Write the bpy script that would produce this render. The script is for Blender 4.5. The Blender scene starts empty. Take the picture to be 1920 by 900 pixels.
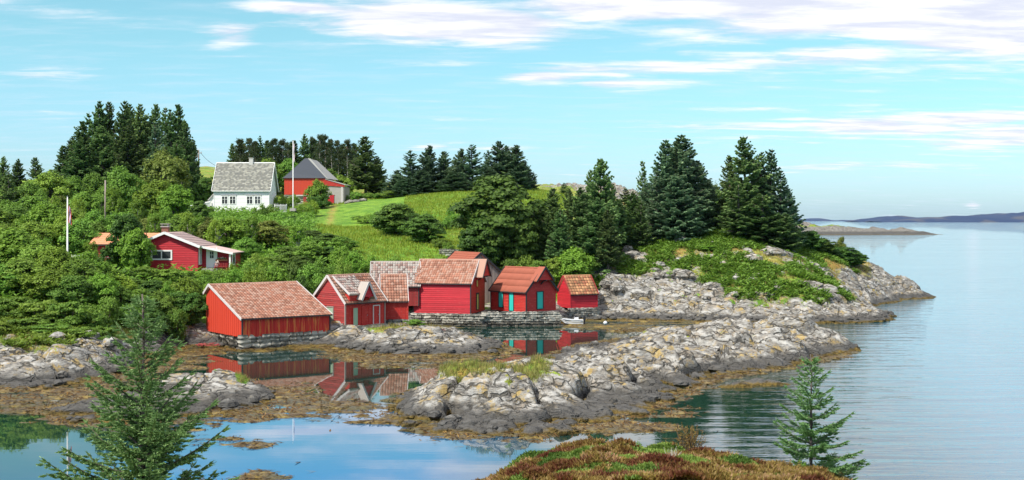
import bpy, bmesh, math, random
import numpy as np
from mathutils import Vector, Matrix
R = math.radians
C = bpy.context.scene.collection
HAZE = 1.4e-5
F = 2300.0; HZ = 412.0; CAMZ = 10.0

# ------------------------------------------------------------------ camera
cam = bpy.data.cameras.new("camera"); camo = bpy.data.objects.new("camera", cam); C.objects.link(camo)
camo.location = (0, 0, CAMZ); camo.rotation_euler = (R(90), 0, 0)
cam.sensor_width = 36; cam.lens = 36 * F / 1920; cam.shift_y = -38 / 1920
cam.clip_start = 0.3; cam.clip_end = 60000
bpy.context.scene.camera = camo
sc = bpy.context.scene
sc.view_settings.view_transform = 'Standard'; sc.view_settings.look = 'None'
sc.view_settings.gamma = 1; sc.view_settings.use_curve_mapping = False
sc.view_settings.exposure = 0.5
sc.cycles.max_bounces = 5; sc.cycles.diffuse_bounces = 2; sc.cycles.glossy_bounces = 3
sc.cycles.transmission_bounces = 2; sc.cycles.volume_bounces = 0; sc.cycles.transparent_max_bounces = 4
sc.cycles.caustics_reflective = False; sc.cycles.caustics_refractive = False

# ------------------------------------------------------------------ node helper
class NT:
    def __init__(s, tree): s.t = tree
    def n(s, kind, **kw):
        nd = s.t.nodes.new(kind)
        for k, v in kw.items():
            if k.startswith('i_'):
                nd.inputs[k[2:].replace('_', ' ')].default_value = v
            else: setattr(nd, k, v)
        return nd
    def link(s, a, b): s.t.links.new(a, b)
    def m(s, op, a, b=None, c=None, clamp=False):
        nd = s.t.nodes.new('ShaderNodeMath'); nd.operation = op; nd.use_clamp = clamp
        for i, v in enumerate((a, b, c)):
            if v is None: continue
            if isinstance(v, (int, float)): nd.inputs[i].default_value = v
            else: s.link(v, nd.inputs[i])
        return nd.outputs[0]
    def mix(s, f, a, b, mode='MIX'):
        nd = s.t.nodes.new('ShaderNodeMix'); nd.data_type = 'RGBA'; nd.blend_type = mode; nd.clamp_factor = True
        for i, v in ((0, f), (6, a), (7, b)):
            if isinstance(v, (int, float)): nd.inputs[i].default_value = v
            elif isinstance(v, tuple): nd.inputs[i].default_value = (*v, 1)
            else: s.link(v, nd.inputs[i])
        return nd.outputs[2]
    def ramp(s, f, lo, hi, a=0.0, b=1.0):
        nd = s.t.nodes.new('ShaderNodeMapRange'); nd.interpolation_type = 'SMOOTHSTEP'
        s.link(f, nd.inputs[0])
        for i, v in ((1, lo), (2, hi), (3, a), (4, b)): nd.inputs[i].default_value = v
        return nd.outputs[0]
    def noise(s, vec, scale, detail=3, rough=.55, dist=0):
        nd = s.t.nodes.new('ShaderNodeTexNoise'); nd.inputs['Scale'].default_value = scale
        nd.inputs['Detail'].default_value = detail; nd.inputs['Roughness'].default_value = rough
        nd.inputs['Distortion'].default_value = dist
        if vec is not None: s.link(vec, nd.inputs['Vector'])
        return nd.outputs[0]
    def mapping(s, vec, scale=(1, 1, 1), rot=(0, 0, 0), loc=(0, 0, 0)):
        nd = s.t.nodes.new('ShaderNodeMapping'); nd.inputs['Scale'].default_value = scale
        nd.inputs['Rotation'].default_value = rot; nd.inputs['Location'].default_value = loc
        s.link(vec, nd.inputs[0]); return nd.outputs[0]

# ------------------------------------------------------------------ sky and sun
SUN_EL, SUN_AZ = 50, 228          # compass-like: from behind the camera, slightly left
W = bpy.data.worlds.new("World"); sc.world = W; W.use_nodes = True
nt = W.node_tree; nt.nodes.clear(); w = NT(nt)
sky = w.n('ShaderNodeTexSky', sky_type='NISHITA', sun_disc=False, sun_elevation=R(SUN_EL), sun_rotation=R(SUN_AZ),
          altitude=0, air_density=1.0, dust_density=0.6, ozone_density=1.5)
tc = w.n('ShaderNodeTexCoord'); dirv = tc.outputs['Generated']
sep = w.n('ShaderNodeSeparateXYZ'); w.link(dirv, sep.inputs[0]); X, Y, Z = sep.outputs
el = w.m('MAXIMUM', Z, 0.0)
# colour of this sky: turquoise above, paler towards the horizon
tint = w.mix(w.ramp(el, 0.0, .17), (0.84, 1.16, 1.55), (0.96, 1.42, 1.30))
tint = w.mix(w.ramp(el, .17, .26), tint, (0.62, 1.42, 2.2)); tint = w.mix(w.ramp(el, .28, .5), tint, (0.95, 1.0, 1.05))
col = w.mix(1.0, sky.outputs[0], tint, 'MULTIPLY')
# clouds: long streaks, on a layer seen in perspective
den = w.m('ADD', el, .07)
cx = w.m('DIVIDE', X, den); cy = w.m('DIVIDE', Y, den)
cmb = w.n('ShaderNodeCombineXYZ'); w.link(cx, cmb.inputs[0]); w.link(cy, cmb.inputs[1])
mp = w.mapping(cmb.outputs[0], (1.1, 1.5, 1), (0, 0, R(12)))
n1 = w.noise(mp, 1.2, 7, .62, .5)
mp2 = w.mapping(cmb.outputs[0], (1.6, 4.0, 1), (0, 0, R(-8)), (3, 1, 0))
n2 = w.noise(mp2, 1.6, 5, .6, .3)
blobs = [ # azimuth x, elevation z, half widths, strength
 (840, 40, 210, 34, 1.15), (560, 22, 120, 11, .75), (1250, 10, 330, 32, 1.1), (1560, 40, 300, 40, 1.1), (1850, 70, 200, 64, 1.1),
 (1010, 142, 70, 12, .75), (1230, 125, 260, 13, .6), (1500, 112, 200, 22, .65), (1700, 240, 260, 22, .75), (1880, 262, 160, 28, .85),
 (1480, 238, 200, 7, .5), (445, 72, 45, 22, .55), (1180, 155, 110, 9, .45), (1560, 160, 120, 7, .45), (1420, 205, 160, 6, .35),
 (1882, 330, 16, 9, .8), (1782, 386, 12, 7, .55), (1550, 316, 260, 8, .35), (900, 275, 200, 5, .3), (120, 160, 80, 5, .2),(215,40,120,20,.35),
 (1500, -70, 700, 70, .9), (1000, -60, 260, 30, .75), (1700, -250, 900, 120, .9), (600, -300, 900, 60, .45), (1920, 215, 14, 14, .9)]
cover = None
for (px, py, rx, ry, s) in blobs:
    ax = w.m('MULTIPLY', w.m('SUBTRACT', X, (px - 960) / F * .985), F / rx)
    ay = w.m('MULTIPLY', w.m('SUBTRACT', Z, (HZ - py) / F * .985), F / ry)
    d2 = w.m('ADD', w.m('MULTIPLY', ax, ax), w.m('MULTIPLY', ay, ay))
    g = w.m('MULTIPLY', w.m('EXPONENT', w.m('MULTIPLY', d2, -.8)), s)
    cover = g if cover is None else w.m('MAXIMUM', cover, g)
cover = w.m('MULTIPLY', cover, w.m('GREATER_THAN', Y, 0))
high = w.m('MULTIPLY', w.ramp(el, .20, .40), .62)
cover = w.m('ADD', cover, high)
nn = w.m('ADD', w.m('MULTIPLY', n1, .75), w.m('MULTIPLY', n2, .55))
field = w.m('ADD', cover, w.m('MULTIPLY', w.m('SUBTRACT', nn, .65), 1.8))
cl = w.ramp(field, .14, .72, 0, .95)
shade = w.ramp(n2, .35, .65)
ccol = w.mix(shade, (6.6, 6.8, 8.0), (9.4, 9.3, 9.4))
thin = w.m('MULTIPLY', w.ramp(n2, .42, .75), .28)
col = w.mix(thin, col, (6.6, 7.6, 8.8))
col = w.mix(cl, col, ccol)
bg = w.n('ShaderNodeBackground'); bg.inputs[1].default_value = .086; w.link(col, bg.inputs[0])
wo = w.n('ShaderNodeOutputWorld'); w.link(bg.outputs[0], wo.inputs[0])

sun = bpy.data.lights.new("sun", 'SUN'); sun.energy = 4.5; sun.angle = R(2); sun.color = (1, .96, .88)
suno = bpy.data.objects.new("sun", sun); C.objects.link(suno)
sd = Vector((math.sin(R(SUN_AZ)) * math.cos(R(SUN_EL)), math.cos(R(SUN_AZ)) * math.cos(R(SUN_EL)), math.sin(R(SUN_EL))))
suno.rotation_euler = sd.to_track_quat('Z', 'Y').to_euler(); suno.location = (0, -20, 60)

# ------------------------------------------------------------------ object helpers
def P(px, D, z=None, py=None):
    if z is None: z = CAMZ - (py - HZ) * D / F
    return Vector(((px - 960) / F * D, D, z))
def tag(o, label=None, cat=None, group=None, kind=None):
    if label: o['label'] = label
    if cat: o['category'] = cat
    if group: o['group'] = group
    if kind: o['kind'] = kind
    return o
def empty(name, loc, rz=0):
    o = bpy.data.objects.new(name, None); C.objects.link(o); o.location = loc; o.rotation_euler = (0, 0, rz)
    o.empty_display_size = .3; return o
def mesh_obj(name, V, Fc, mats, parent=None, tint=None, midx=None, smooth=False):
    me = bpy.data.meshes.new(name)
    V = np.asarray(V, dtype=np.float32).reshape(-1, 3)
    if isinstance(Fc, np.ndarray):
        k = Fc.shape[1]; n = len(Fc)
        me.vertices.add(len(V)); me.vertices.foreach_set('co', V.ravel())
        me.loops.add(n * k); me.loops.foreach_set('vertex_index', Fc.astype(np.int32).ravel())
        me.polygons.add(n); me.polygons.foreach_set('loop_start', np.arange(0, n * k, k, dtype=np.int32))
        me.update(calc_edges=True)
    else:
        me.from_pydata(V.tolist(), [], Fc); me.update()
    for m_ in (mats if isinstance(mats, (list, tuple)) else [mats]): me.materials.append(m_)
    if tint is not None:
        a = me.attributes.new('tint', 'FLOAT', 'FACE'); a.data.foreach_set('value', np.asarray(tint, dtype=np.float32))
    if midx is not None: me.polygons.foreach_set('material_index', np.asarray(midx, dtype=np.int32))
    if smooth: me.polygons.foreach_set('use_smooth', np.ones(len(me.polygons), dtype=bool))
    o = bpy.data.objects.new(name, me); C.objects.link(o)
    if parent: o.parent = parent
    return o
class MB:
    """collects boxes, quads, tubes; builds one mesh"""
    def __init__(s): s.v = []; s.f = []; s.t = []
    def poly(s, pts, t=.5):
        b = len(s.v); s.v += [tuple(p) for p in pts]; s.f.append(tuple(range(b, b + len(pts)))); s.t.append(t)
    def box(s, x0, x1, y0, y1, z0, z1, t=.5):
        b = len(s.v)
        s.v += [(x, y, z) for z in (z0, z1) for y in (y0, y1) for x in (x0, x1)]
        for q in ((0, 2, 3, 1), (4, 5, 7, 6), (0, 1, 5, 4), (2, 6, 7, 3), (0, 4, 6, 2), (1, 3, 7, 5)):
            s.f.append(tuple(b + i for i in q)); s.t.append(t)
        return s
    def bar(s, a, b_, wd, th, up=(0, 0, 1), t=.5):
        a = Vector(a); b_ = Vector(b_); d = (b_ - a).normalized(); u = Vector(up)
        sd_ = d.cross(u)
        if sd_.length < 1e-4: sd_ = d.cross(Vector((1, 0, 0)))
        sd_.normalize(); n = sd_.cross(d).normalized(); b = len(s.v)
        for p in (a, b_):
            for i, j in ((-1, -1), (1, -1), (1, 1), (-1, 1)):
                s.v.append(tuple(p + sd_ * (i * wd / 2) + n * (j * th / 2)))
        for q in ((0, 3, 2, 1), (4, 5, 6, 7), (0, 1, 5, 4), (1, 2, 6, 5), (2, 3, 7, 6), (3, 0, 4, 7)):
            s.f.append(tuple(b + i for i in q)); s.t.append(t)
        return s
    def tube(s, pts, rads, n=8, t=.5, cap=True):
        pts = [Vector(p) for p in pts]; rings = []
        for i, p in enumerate(pts):
            d = (pts[min(i + 1, len(pts) - 1)] - pts[max(i - 1, 0)]).normalized()
            u = d.cross(Vector((0, 0, 1)))
            if u.length < 1e-3: u = Vector((1, 0, 0))
            u.normalize(); v_ = d.cross(u).normalized(); b = len(s.v); rings.append(b)
            for k in range(n):
                a = 2 * math.pi * k / n
                s.v.append(tuple(p + (u * math.cos(a) + v_ * math.sin(a)) * rads[i]))
        for i in range(len(pts) - 1):
            for k in range(n):
                a, b = rings[i], rings[i + 1]
                s.f.append((a + k, a + (k + 1) % n, b + (k + 1) % n, b + k)); s.t.append(t)
        if cap:
            s.f.append(tuple(rings[0] + k for k in range(n))[::-1]); s.t.append(t)
            s.f.append(tuple(rings[-1] + k for k in range(n))); s.t.append(t)
        return s
    def build(s, name, mat, parent=None, smooth=False):
        return mesh_obj(name, s.v, s.f, mat, parent, tint=s.t, smooth=smooth)
def copy_tree(o, parent=None):
    c = o.copy(); C.objects.link(c); c.parent = parent
    for ch in list(o.children): copy_tree(ch, c)
    return c

# ------------------------------------------------------------------ numpy noise
def h2(ix, iy, s=0):
    a = (ix.astype(np.int64) * 374761393 + iy.astype(np.int64) * 668265263 + s * 1442695041) & 0xffffffff
    a = ((a ^ (a >> 13)) * 1274126177) & 0xffffffff
    a = ((a ^ (a >> 16)) * 2246822519) & 0xffffffff
    return ((a ^ (a >> 15)) & 0xffffff) / float(0xffffff)
def vnoise(x, y, s=0):
    ix = np.floor(x); iy = np.floor(y); fx = x - ix; fy = y - iy
    fx = fx * fx * (3 - 2 * fx); fy = fy * fy * (3 - 2 * fy)
    a = h2(ix, iy, s); b = h2(ix + 1, iy, s); c = h2(ix, iy + 1, s); d = h2(ix + 1, iy + 1, s)
    return (a * (1 - fx) + b * fx) * (1 - fy) + (c * (1 - fx) + d * fx) * fy
def fbm(x, y, sc_=1., o=4, s=0, g=.5):
    r = 0; a = 1; t = 0; f = 1 / sc_
    for i in range(o): r = r + a * vnoise(x * f + 17.3 * i, y * f - 9.1 * i, s + i); t += a; a *= g; f *= 2.03
    return r / t
def voro(x, y, s=0):
    ix = np.floor(x); iy = np.floor(y); f1 = np.full(x.shape, 9.); f2 = np.full(x.shape, 9.)
    r = np.zeros(x.shape); r2 = np.zeros(x.shape); dx = np.zeros(x.shape); dy = np.zeros(x.shape)
    for i in (-1, 0, 1):
        for j in (-1, 0, 1):
            cx_ = ix + i; cy_ = iy + j
            px = cx_ + .1 + .8 * h2(cx_, cy_, s); py = cy_ + .1 + .8 * h2(cx_, cy_, s + 5)
            d = np.hypot(px - x, py - y); m_ = d < f1
            f2 = np.where(m_, f1, np.minimum(f2, d)); f1 = np.where(m_, d, f1)
            r = np.where(m_, h2(cx_, cy_, s + 9), r); r2 = np.where(m_, h2(cx_, cy_, s + 11), r2)
            dx = np.where(m_, x - px, dx); dy = np.where(m_, y - py, dy)
    return f1, f2, r, r2, dx, dy
def sstep(x, a, b):
    t = np.clip((x - a) / (b - a), 0, 1); return t * t * (3 - 2 * t)
class RBF:
    def __init__(s, pts, vals):
        s.p = np.array(pts, float); v = np.array(vals, float)
        if v.ndim == 1: v = v[:, None]
        n = len(s.p); A = np.zeros((n + 3, n + 3))
        A[:n, :n] = -np.hypot(*(s.p[:, None] - s.p[None]).transpose(2, 0, 1)) - np.eye(n) * -.05
        A[:n, n] = 1; A[:n, n + 1:] = s.p; A[n:, :n] = A[:n, n:].T
        s.w = np.linalg.solve(A, np.vstack([v, np.zeros((3, v.shape[1]))]))
    def __call__(s, x, y):
        sh = np.shape(x); x = np.ravel(x).astype(float); y = np.ravel(y).astype(float)
        out = np.zeros((len(x), s.w.shape[1])); n = len(s.p)
        for i in range(0, len(x), 20000):
            xx = x[i:i + 20000]; yy = y[i:i + 20000]
            K = -np.hypot(xx[:, None] - s.p[None, :, 0], yy[:, None] - s.p[None, :, 1])
            out[i:i + 20000] = K @ s.w[:n] + s.w[n] + xx[:, None] * s.w[n + 1] + yy[:, None] * s.w[n + 2]
        return out.reshape(sh + (-1,))
def rock_disp(x, y, rot=.5, big=1.7, small=.6, s=0):
    """dipping, jointed gneiss: long ledges, blocks and smooth backs; returns a height offset"""
    c, n = math.cos(rot), math.sin(rot)
    wx = x + 1.6 * (fbm(x, y, 3.2, 3, s + 30) - .5); wy = y + 1.6 * (fbm(x, y, 3.2, 3, s + 40) - .5)
    u = (wx * c + wy * n); v = (-wx * n + wy * c)
    f1, f2, r, r2, dx, dy = voro(u / (big * 1.9), v / (big * 1.15), s)
    z = .75 * (r - .5) + dx * (r2 - .5) * 1.5 + dy * (r - .3) * 1.0
    z = z - .85 * np.exp(-((f2 - f1) / .11) ** 2)
    m1 = sstep(fbm(x, y, 3.6, 2, s + 45), .40, .62)
    lay = v * 1.55 + 1.3 * (fbm(u, v, 2.6, 3, s + 46) - .5) + .25 * u; fr = lay - np.floor(lay)
    z = z + (.34 * (fr - .5) * (1 - .2 * m1) - .36 * np.exp(-(np.minimum(fr, 1 - fr) / .08) ** 2)) * (.35 + .65 * sstep(fbm(x, y, 2.4, 2, s + 47), .35, .6))
    g1, g2, q, q2, ex, ey = voro(u / (small * 1.7) + 3, v / small + 7, s + 50)
    z = z + m1 * (.26 * (q - .5) + ex * (q2 - .5) * .45 + ey * (q - .5) * .3 - .36 * np.exp(-((g2 - g1) / .13) ** 2))
    z = z + .45 * (fbm(x, y, 5.5, 3, s + 60) - .5) + .10 * (fbm(x, y, .45, 3, s + 61) - .5)
    return z
# ------------------------------------------------------------------ materials
def newmat(name):
    m = bpy.data.materials.new(name); m.use_nodes = True; t = m.node_tree; t.nodes.clear()
    k = NT(t); out = k.n('ShaderNodeOutputMaterial'); b = k.n('ShaderNodeBsdfPrincipled'); k.link(b.outputs[0], out.inputs[0])
    return m, k, b, out
def attr(k, name, typ='GEOMETRY'):
    a = k.n('ShaderNodeAttribute', attribute_name=name, attribute_type=typ); return a.outputs['Fac']
def bump(k, b, h, strength=.5, dist=.1):
    bp = k.n('ShaderNodeBump'); bp.inputs['Strength'].default_value = strength; bp.inputs['Distance'].default_value = dist
    k.link(h, bp.inputs['Height']); k.link(bp.outputs[0], b.inputs['Normal'])
def simple(name, c, rough=.6, metal=0, var=.25, scale=3, grain=None, c2=None, stretch=(1, 1, 1), spec=.3, piece=None, c2r=(.56, .68)):
    """painted or raw surface: colour varied by the piece (tint) and by blotchy wear"""
    m, k, b, _ = newmat(name); tcn = k.n('ShaderNodeTexCoord'); ov = k.mapping(tcn.outputs['Object'], stretch)
    n = k.noise(ov, scale, 5, .6); t = attr(k, 'tint')
    f = k.m('ADD', k.m('MULTIPLY', k.m('SUBTRACT', n, .5), 2 * var), k.m('MULTIPLY', k.m('SUBTRACT', t, .5), var * 1.6))
    lo = tuple(v * (1 - var) for v in c); hi = tuple(min(1, v * (1 + var)) for v in c)
    col = k.mix(k.m('ADD', f, .5, clamp=True), lo, hi)
    if c2: col = k.mix(k.ramp(k.noise(ov, scale * 2.3, 4, .7), *c2r), col, c2)
    if piece: col = k.mix(k.m('MULTIPLY', k.m('GREATER_THAN', k.m('FRACT', k.m('MULTIPLY', t, 7.31)), piece[1]), .85), col, piece[0])
    k.link(col, b.inputs['Base Color']); b.inputs['Roughness'].default_value = rough; b.inputs['Metallic'].default_value = metal
    b.inputs['Specular IOR Level'].default_value = spec
    if grain: bump(k, b, k.noise(ov, scale * 6, 4, .6), .35, grain)
    return m
def foliage(name, c1, c2, c3=None, rnd=.35):
    m, k, b, out = newmat(name); t = attr(k, 'tint'); oi = k.n('ShaderNodeObjectInfo')
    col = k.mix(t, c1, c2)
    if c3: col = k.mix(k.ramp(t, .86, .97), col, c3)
    rr = k.m('ADD', k.m('MULTIPLY', oi.outputs['Random'], rnd * 2), 1 - rnd)
    hsv = k.n('ShaderNodeHueSaturation'); k.link(col, hsv.inputs['Color']); k.link(rr, hsv.inputs['Value'])
    k.link(k.m('ADD', k.m('MULTIPLY', k.m('FRACT', k.m('MULTIPLY', oi.outputs['Random'], 7.31)), .034), .470), hsv.inputs['Hue'])
    k.link(hsv.outputs[0], b.inputs['Base Color']); b.inputs['Roughness'].default_value = .6
    b.inputs['Specular IOR Level'].default_value = .25
    tr = k.n('ShaderNodeBsdfTranslucent'); k.link(hsv.outputs[0], tr.inputs[0])
    mx = k.n('ShaderNodeMixShader'); mx.inputs[0].default_value = .36
    k.link(b.outputs[0], mx.inputs[1]); k.link(tr.outputs[0], mx.inputs[2]); k.link(mx.outputs[0], out.inputs[0])
    return m
def terrain_mat(name, lichen=1.0, band=.68, light=.82):
    m, k, b, _ = newmat(name); g = k.n('ShaderNodeNewGeometry'); pos = g.outputs['Position']
    sp = k.n('ShaderNodeSeparateXYZ'); k.link(pos, sp.inputs[0]); z = sp.outputs[2]
    nb = k.noise(pos, .55, 5, .65); ns = k.noise(pos, 3.2, 6, .7); nf = k.noise(pos, 11, 4, .7)
    strat = k.noise(k.mapping(pos, (1.2, 1.2, 6), (R(35), R(25), 0)), 2.2, 5, .65)
    base = k.mix(k.ramp(strat, .38, .62), (.15 * light, .14 * light, .125 * light), (.37 * light, .35 * light, .31 * light))
    base = k.mix(k.m('MULTIPLY', k.ramp(k.noise(k.mapping(pos, (1, 1, 2.2), (R(20), R(30), 0)), 1.1, 5, .62), .46, .62), .8), base, (.60 * light, .585 * light, .54 * light))
    base = k.mix(k.m('MULTIPLY', k.ramp(nf, .60, .72), .35), base, (.12, .115, .11))
    base = k.mix(k.m('MULTIPLY', k.ramp(k.noise(pos, .45, 5, .7), .50, .62), .6), base, (.17, .155, .13))
    base = k.mix(k.m('MULTIPLY', k.ramp(k.noise(pos, 1.0, 4, .7), .52, .66), .5), base, (.32, .25, .17))
    och = k.m('MULTIPLY', k.ramp(k.noise(pos, .9, 5, .75), .53, .63), k.ramp(z, .3, .8))
    base = k.mix(k.m('MULTIPLY', k.m('MULTIPLY', och, k.ramp(z, 1.4, 3.2, 1, .35)), .62 * lichen), base, (.46, .31, .07))
    # joints
    vo = k.n('ShaderNodeTexVoronoi', feature='DISTANCE_TO_EDGE'); vo.inputs['Scale'].default_value = .85
    wv = k.n('ShaderNodeVectorMath', operation='ADD'); nv = k.n('ShaderNodeTexNoise'); nv.inputs['Scale'].default_value = 1.3
    k.link(pos, nv.inputs['Vector']); k.link(pos, wv.inputs[0]); k.link(nv.outputs['Color'], wv.inputs[1])
    k.link(k.mapping(wv.outputs[0], (.45, 1, 1.6), (R(25), R(15), R(30))), vo.inputs['Vector'])
    crack = k.m('MAXIMUM', k.ramp(vo.outputs['Distance'], .01, .065), k.ramp(k.noise(pos, .8, 3), .54, .66))
    base = k.mix(k.m('MULTIPLY', k.m('SUBTRACT', 1, crack), .9), base, (.06, .055, .045))
    # tidal bands: black lichen, then weed
    zz = k.m('ADD', z, k.m('MULTIPLY', k.m('SUBTRACT', nb, .5), .55)); zz = k.m('ADD', zz, k.m('MULTIPLY', k.m('SUBTRACT', ns, .5), .35))
    dark = k.mix(ns, (.035, .034, .033), (.10, .095, .085))
    base = k.mix(k.ramp(zz, band * .65, band * 1.25, .9, 0), base, dark)
    weed = k.mix(k.ramp(ns, .35, .65), (.045, .032, .008), (.17, .115, .025))
    base = k.mix(k.ramp(zz, .10, .24, 1, 0), base, weed)
    # grass
    gr = attr(k, 'grass'); dry = attr(k, 'dry')
    gf = k.m('ADD', gr, k.m('MULTIPLY', k.m('SUBTRACT', k.noise(pos, 1.7, 5, .7), .5), .9))
    gcol = k.mix(k.ramp(k.noise(pos, .5, 5, .7), .38, .62), (.095, .225, .015), (.215, .370, .032))
    gcol = k.mix(k.ramp(nf, .45, .68), gcol, (.045, .085, .012))
    df = k.m('ADD', dry, k.m('MULTIPLY', k.m('SUBTRACT', k.noise(k.mapping(pos, (.5, 1.2, 1)), .9, 5, .7), .5), 1.3))
    gcol = k.mix(k.m('MULTIPLY', k.ramp(df, .3, .85), .85), gcol, k.mix(k.ramp(nb, .45, .6), (.36, .27, .08), (.34, .17, .055)))
    gf = k.m('ADD', gf, k.m('MULTIPLY', k.ramp(k.noise(pos, .75, 4, .7), .60, .68), k.ramp(z, .9, 1.3, 0, .55)))
    base = k.mix(k.ramp(gf, .42, .58), base, gcol)
    k.link(base, b.inputs['Base Color']); b.inputs['Roughness'].default_value = .85; b.inputs['Specular IOR Level'].default_value = .25
    hh = k.m('ADD', k.m('MULTIPLY', crack, .8), k.m('ADD', k.m('MULTIPLY', strat, .9), k.m('MULTIPLY', nf, .5)))
    bump(k, b, hh, .9, .16)
    return m
M = {}
M['terrain'] = terrain_mat('gneiss_and_turf')
M['headland_rock'] = M['terrain']
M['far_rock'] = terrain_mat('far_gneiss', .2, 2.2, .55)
M['spruce'] = foliage('spruce_needles', (.044, .095, .030), (.220, .360, .115), None, .28)
M['spruce_blue'] = foliage('blue_spruce_needles', (.040, .088, .046), (.220, .350, .180), None, .2)
M['spruce_near'] = foliage('near_spruce_needles', (.06, .17, .045), (.25, .45, .17), (.33, .54, .20), .1)
M['pine'] = foliage('pine_needles', (.030, .055, .022), (.085, .130, .050), (.12, .075, .04), .2)
M['leaf'] = foliage('broad_leaves', (.060, .145, .016), (.220, .400, .055), None, .25)
M['leaf_dark'] = foliage('dark_leaves', (.030, .090, .014), (.125, .255, .038), None, .2)
M['leaf_light'] = foliage('light_leaves', (.080, .180, .016), (.220, .400, .045), None, .2)
M['leaf_olive'] = foliage('olive_leaves', (.080, .120, .018), (.200, .270, .050), (.22, .17, .06), .2)
M['juniper'] = foliage('juniper_sprays', (.060, .140, .016), (.230, .380, .050), (.20, .22, .05), .15)
M['bark'] = simple('bark', (.11, .09, .075), .9, var=.4, scale=6, grain=.02)
M['twig'] = simple('pale_dead_wood', (.42, .38, .33), .9, var=.3, scale=6)
M['red'] = simple('red_weathered_boards', (.42, .027, .020), .62, var=.22, scale=1.1, c2=(.46, .062, .045), stretch=(1, 1, 3), grain=.006, c2r=(.52, .64))
M['crimson'] = simple('crimson_boards', (.44, .018, .028), .55, var=.34, scale=1.3, c2=(.48, .05, .05), stretch=(.6, .6, 4), grain=.006)
M['orange_red'] = simple('orange_red_boards', (.53, .052, .026), .62, var=.15, scale=.9, stretch=(3, 3, .3), grain=.006)
M['dark_red'] = simple('worn_dark_red_boards', (.30, .035, .032), .7, var=.35, scale=1.4, c2=(.20, .10, .08), stretch=(.6, .6, 4), grain=.008)
M['stained'] = simple('boards_with_bare_streaks', (.50, .030, .020), .62, var=.25, scale=1.2, c2=(.64, .19, .05), stretch=(2.2, 2.2, .12), grain=.006, c2r=(.50, .60))
M['grey_wood'] = simple('grey_weathered_wood', (.30, .24, .21), .8, var=.35, scale=2, stretch=(4, 4, .4), grain=.006)
M['pale_wood'] = simple('pale_weathered_bargeboard', (.52, .48, .46), .75, var=.25, scale=4)
M['black_wood'] = simple('tarred_wood', (.035, .033, .035), .65, var=.3, scale=4)
M['white'] = simple('white_painted_boards', (.78, .77, .74), .5, var=.07, scale=2.4, grain=.004)
M['white_trim'] = simple('white_trim_paint', (.80, .79, .77), .45, var=.04, scale=3)
M['teal'] = simple('turquoise_door_paint', (.035, .50, .42), .5, var=.08, scale=2)
M['sage'] = simple('faded_green_door_paint', (.30, .43, .30), .65, var=.15, scale=2)
M['lime'] = simple('yellow_green_door_paint', (.50, .50, .14), .6, var=.12, scale=2)
M['tile'] = simple('clay_pantiles', (.32, .145, .095), .8, var=.4, scale=.9, piece=((.39, .235, .175), .6))
M['tile_grey'] = simple('lichen_grey_pantiles', (.30, .20, .17), .85, var=.5, scale=.9, piece=((.38, .34, .30), .5))
M['tile_smooth'] = simple('smooth_red_roofing', (.30, .088, .052), .8, var=.16, scale=1.2, grain=.004)
M['tile_yellow'] = simple('ochre_pantiles', (.44, .225, .11), .8, var=.5, scale=.9, piece=((.36, .13, .07), .7))
M['tile_orange'] = simple('orange_sheet_roof', (.60, .24, .12), .6, var=.08, scale=1.5)
M['tile_pink'] = simple('faded_pink_roofing', (.52, .37, .33), .75, var=.14, scale=2)
M['slate'] = simple('grey_stone_slates', (.36, .34, .29), .8, var=.35, scale=.8, piece=((.22, .21, .19), .5))
M['slate_black'] = simple('dark_blue_grey_sheeting', (.042, .050, .068), .45, var=.2, scale=.8)
M['metal_roof'] = simple('grey_barn_roofing', (.33, .32, .30), .7, var=.2, scale=1.5)
M['brick'] = simple('chimney_brick', (.22, .10, .07), .85, var=.5, scale=6, grain=.01)
M['chimney'] = simple('grey_rendered_chimney', (.52, .50, .47), .85, var=.2, scale=5)
M['concrete'] = simple('worn_concrete', (.36, .33, .30), .9, var=.3, scale=1.5, grain=.01)
M['stone'] = simple('dry_stone_blocks', (.36, .34, .29), .9, var=.6, scale=2.5, c2=(.54, .52, .46), grain=.03)
M['stone_dark'] = simple('dark_tidal_stones', (.11, .10, .085), .8, var=.6, scale=3.5, c2=(.20, .17, .09), grain=.03)
M['glass'] = simple('dark_window_glass', (.045, .05, .055), .08, var=.3, scale=1, spec=.6)
M['boat'] = simple('white_boat_gelcoat', (.76, .77, .78), .3, var=.06, scale=2, spec=.5)
M['dark'] = simple('black_outboard_casing', (.02, .02, .022), .4, var=.2)
M['metal'] = simple('grey_metal', (.35, .36, .38), .35, metal=.8, var=.1)
M['car'] = simple('silver_car_paint', (.42, .45, .49), .3, metal=.5, var=.04, spec=.6)
M['tyre'] = simple('tyre_rubber', (.02, .02, .02), .8)
M['flag_red'] = simple('red_bunting', (.55, .02, .03), .8, var=.1)
M['flag_white'] = simple('white_bunting', (.75, .74, .74), .8, var=.05)
M['flag_blue'] = simple('blue_bunting', (.02, .04, .22), .8, var=.05)
M['wood_red_scrap'] = simple('old_red_planks', (.34, .06, .06), .85, var=.5, scale=3)
M['petal'] = simple('pale_flowers', (.70, .58, .52), .7, var=.4, scale=9)
M['pot'] = simple('terracotta', (.40, .16, .09), .8)

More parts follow.
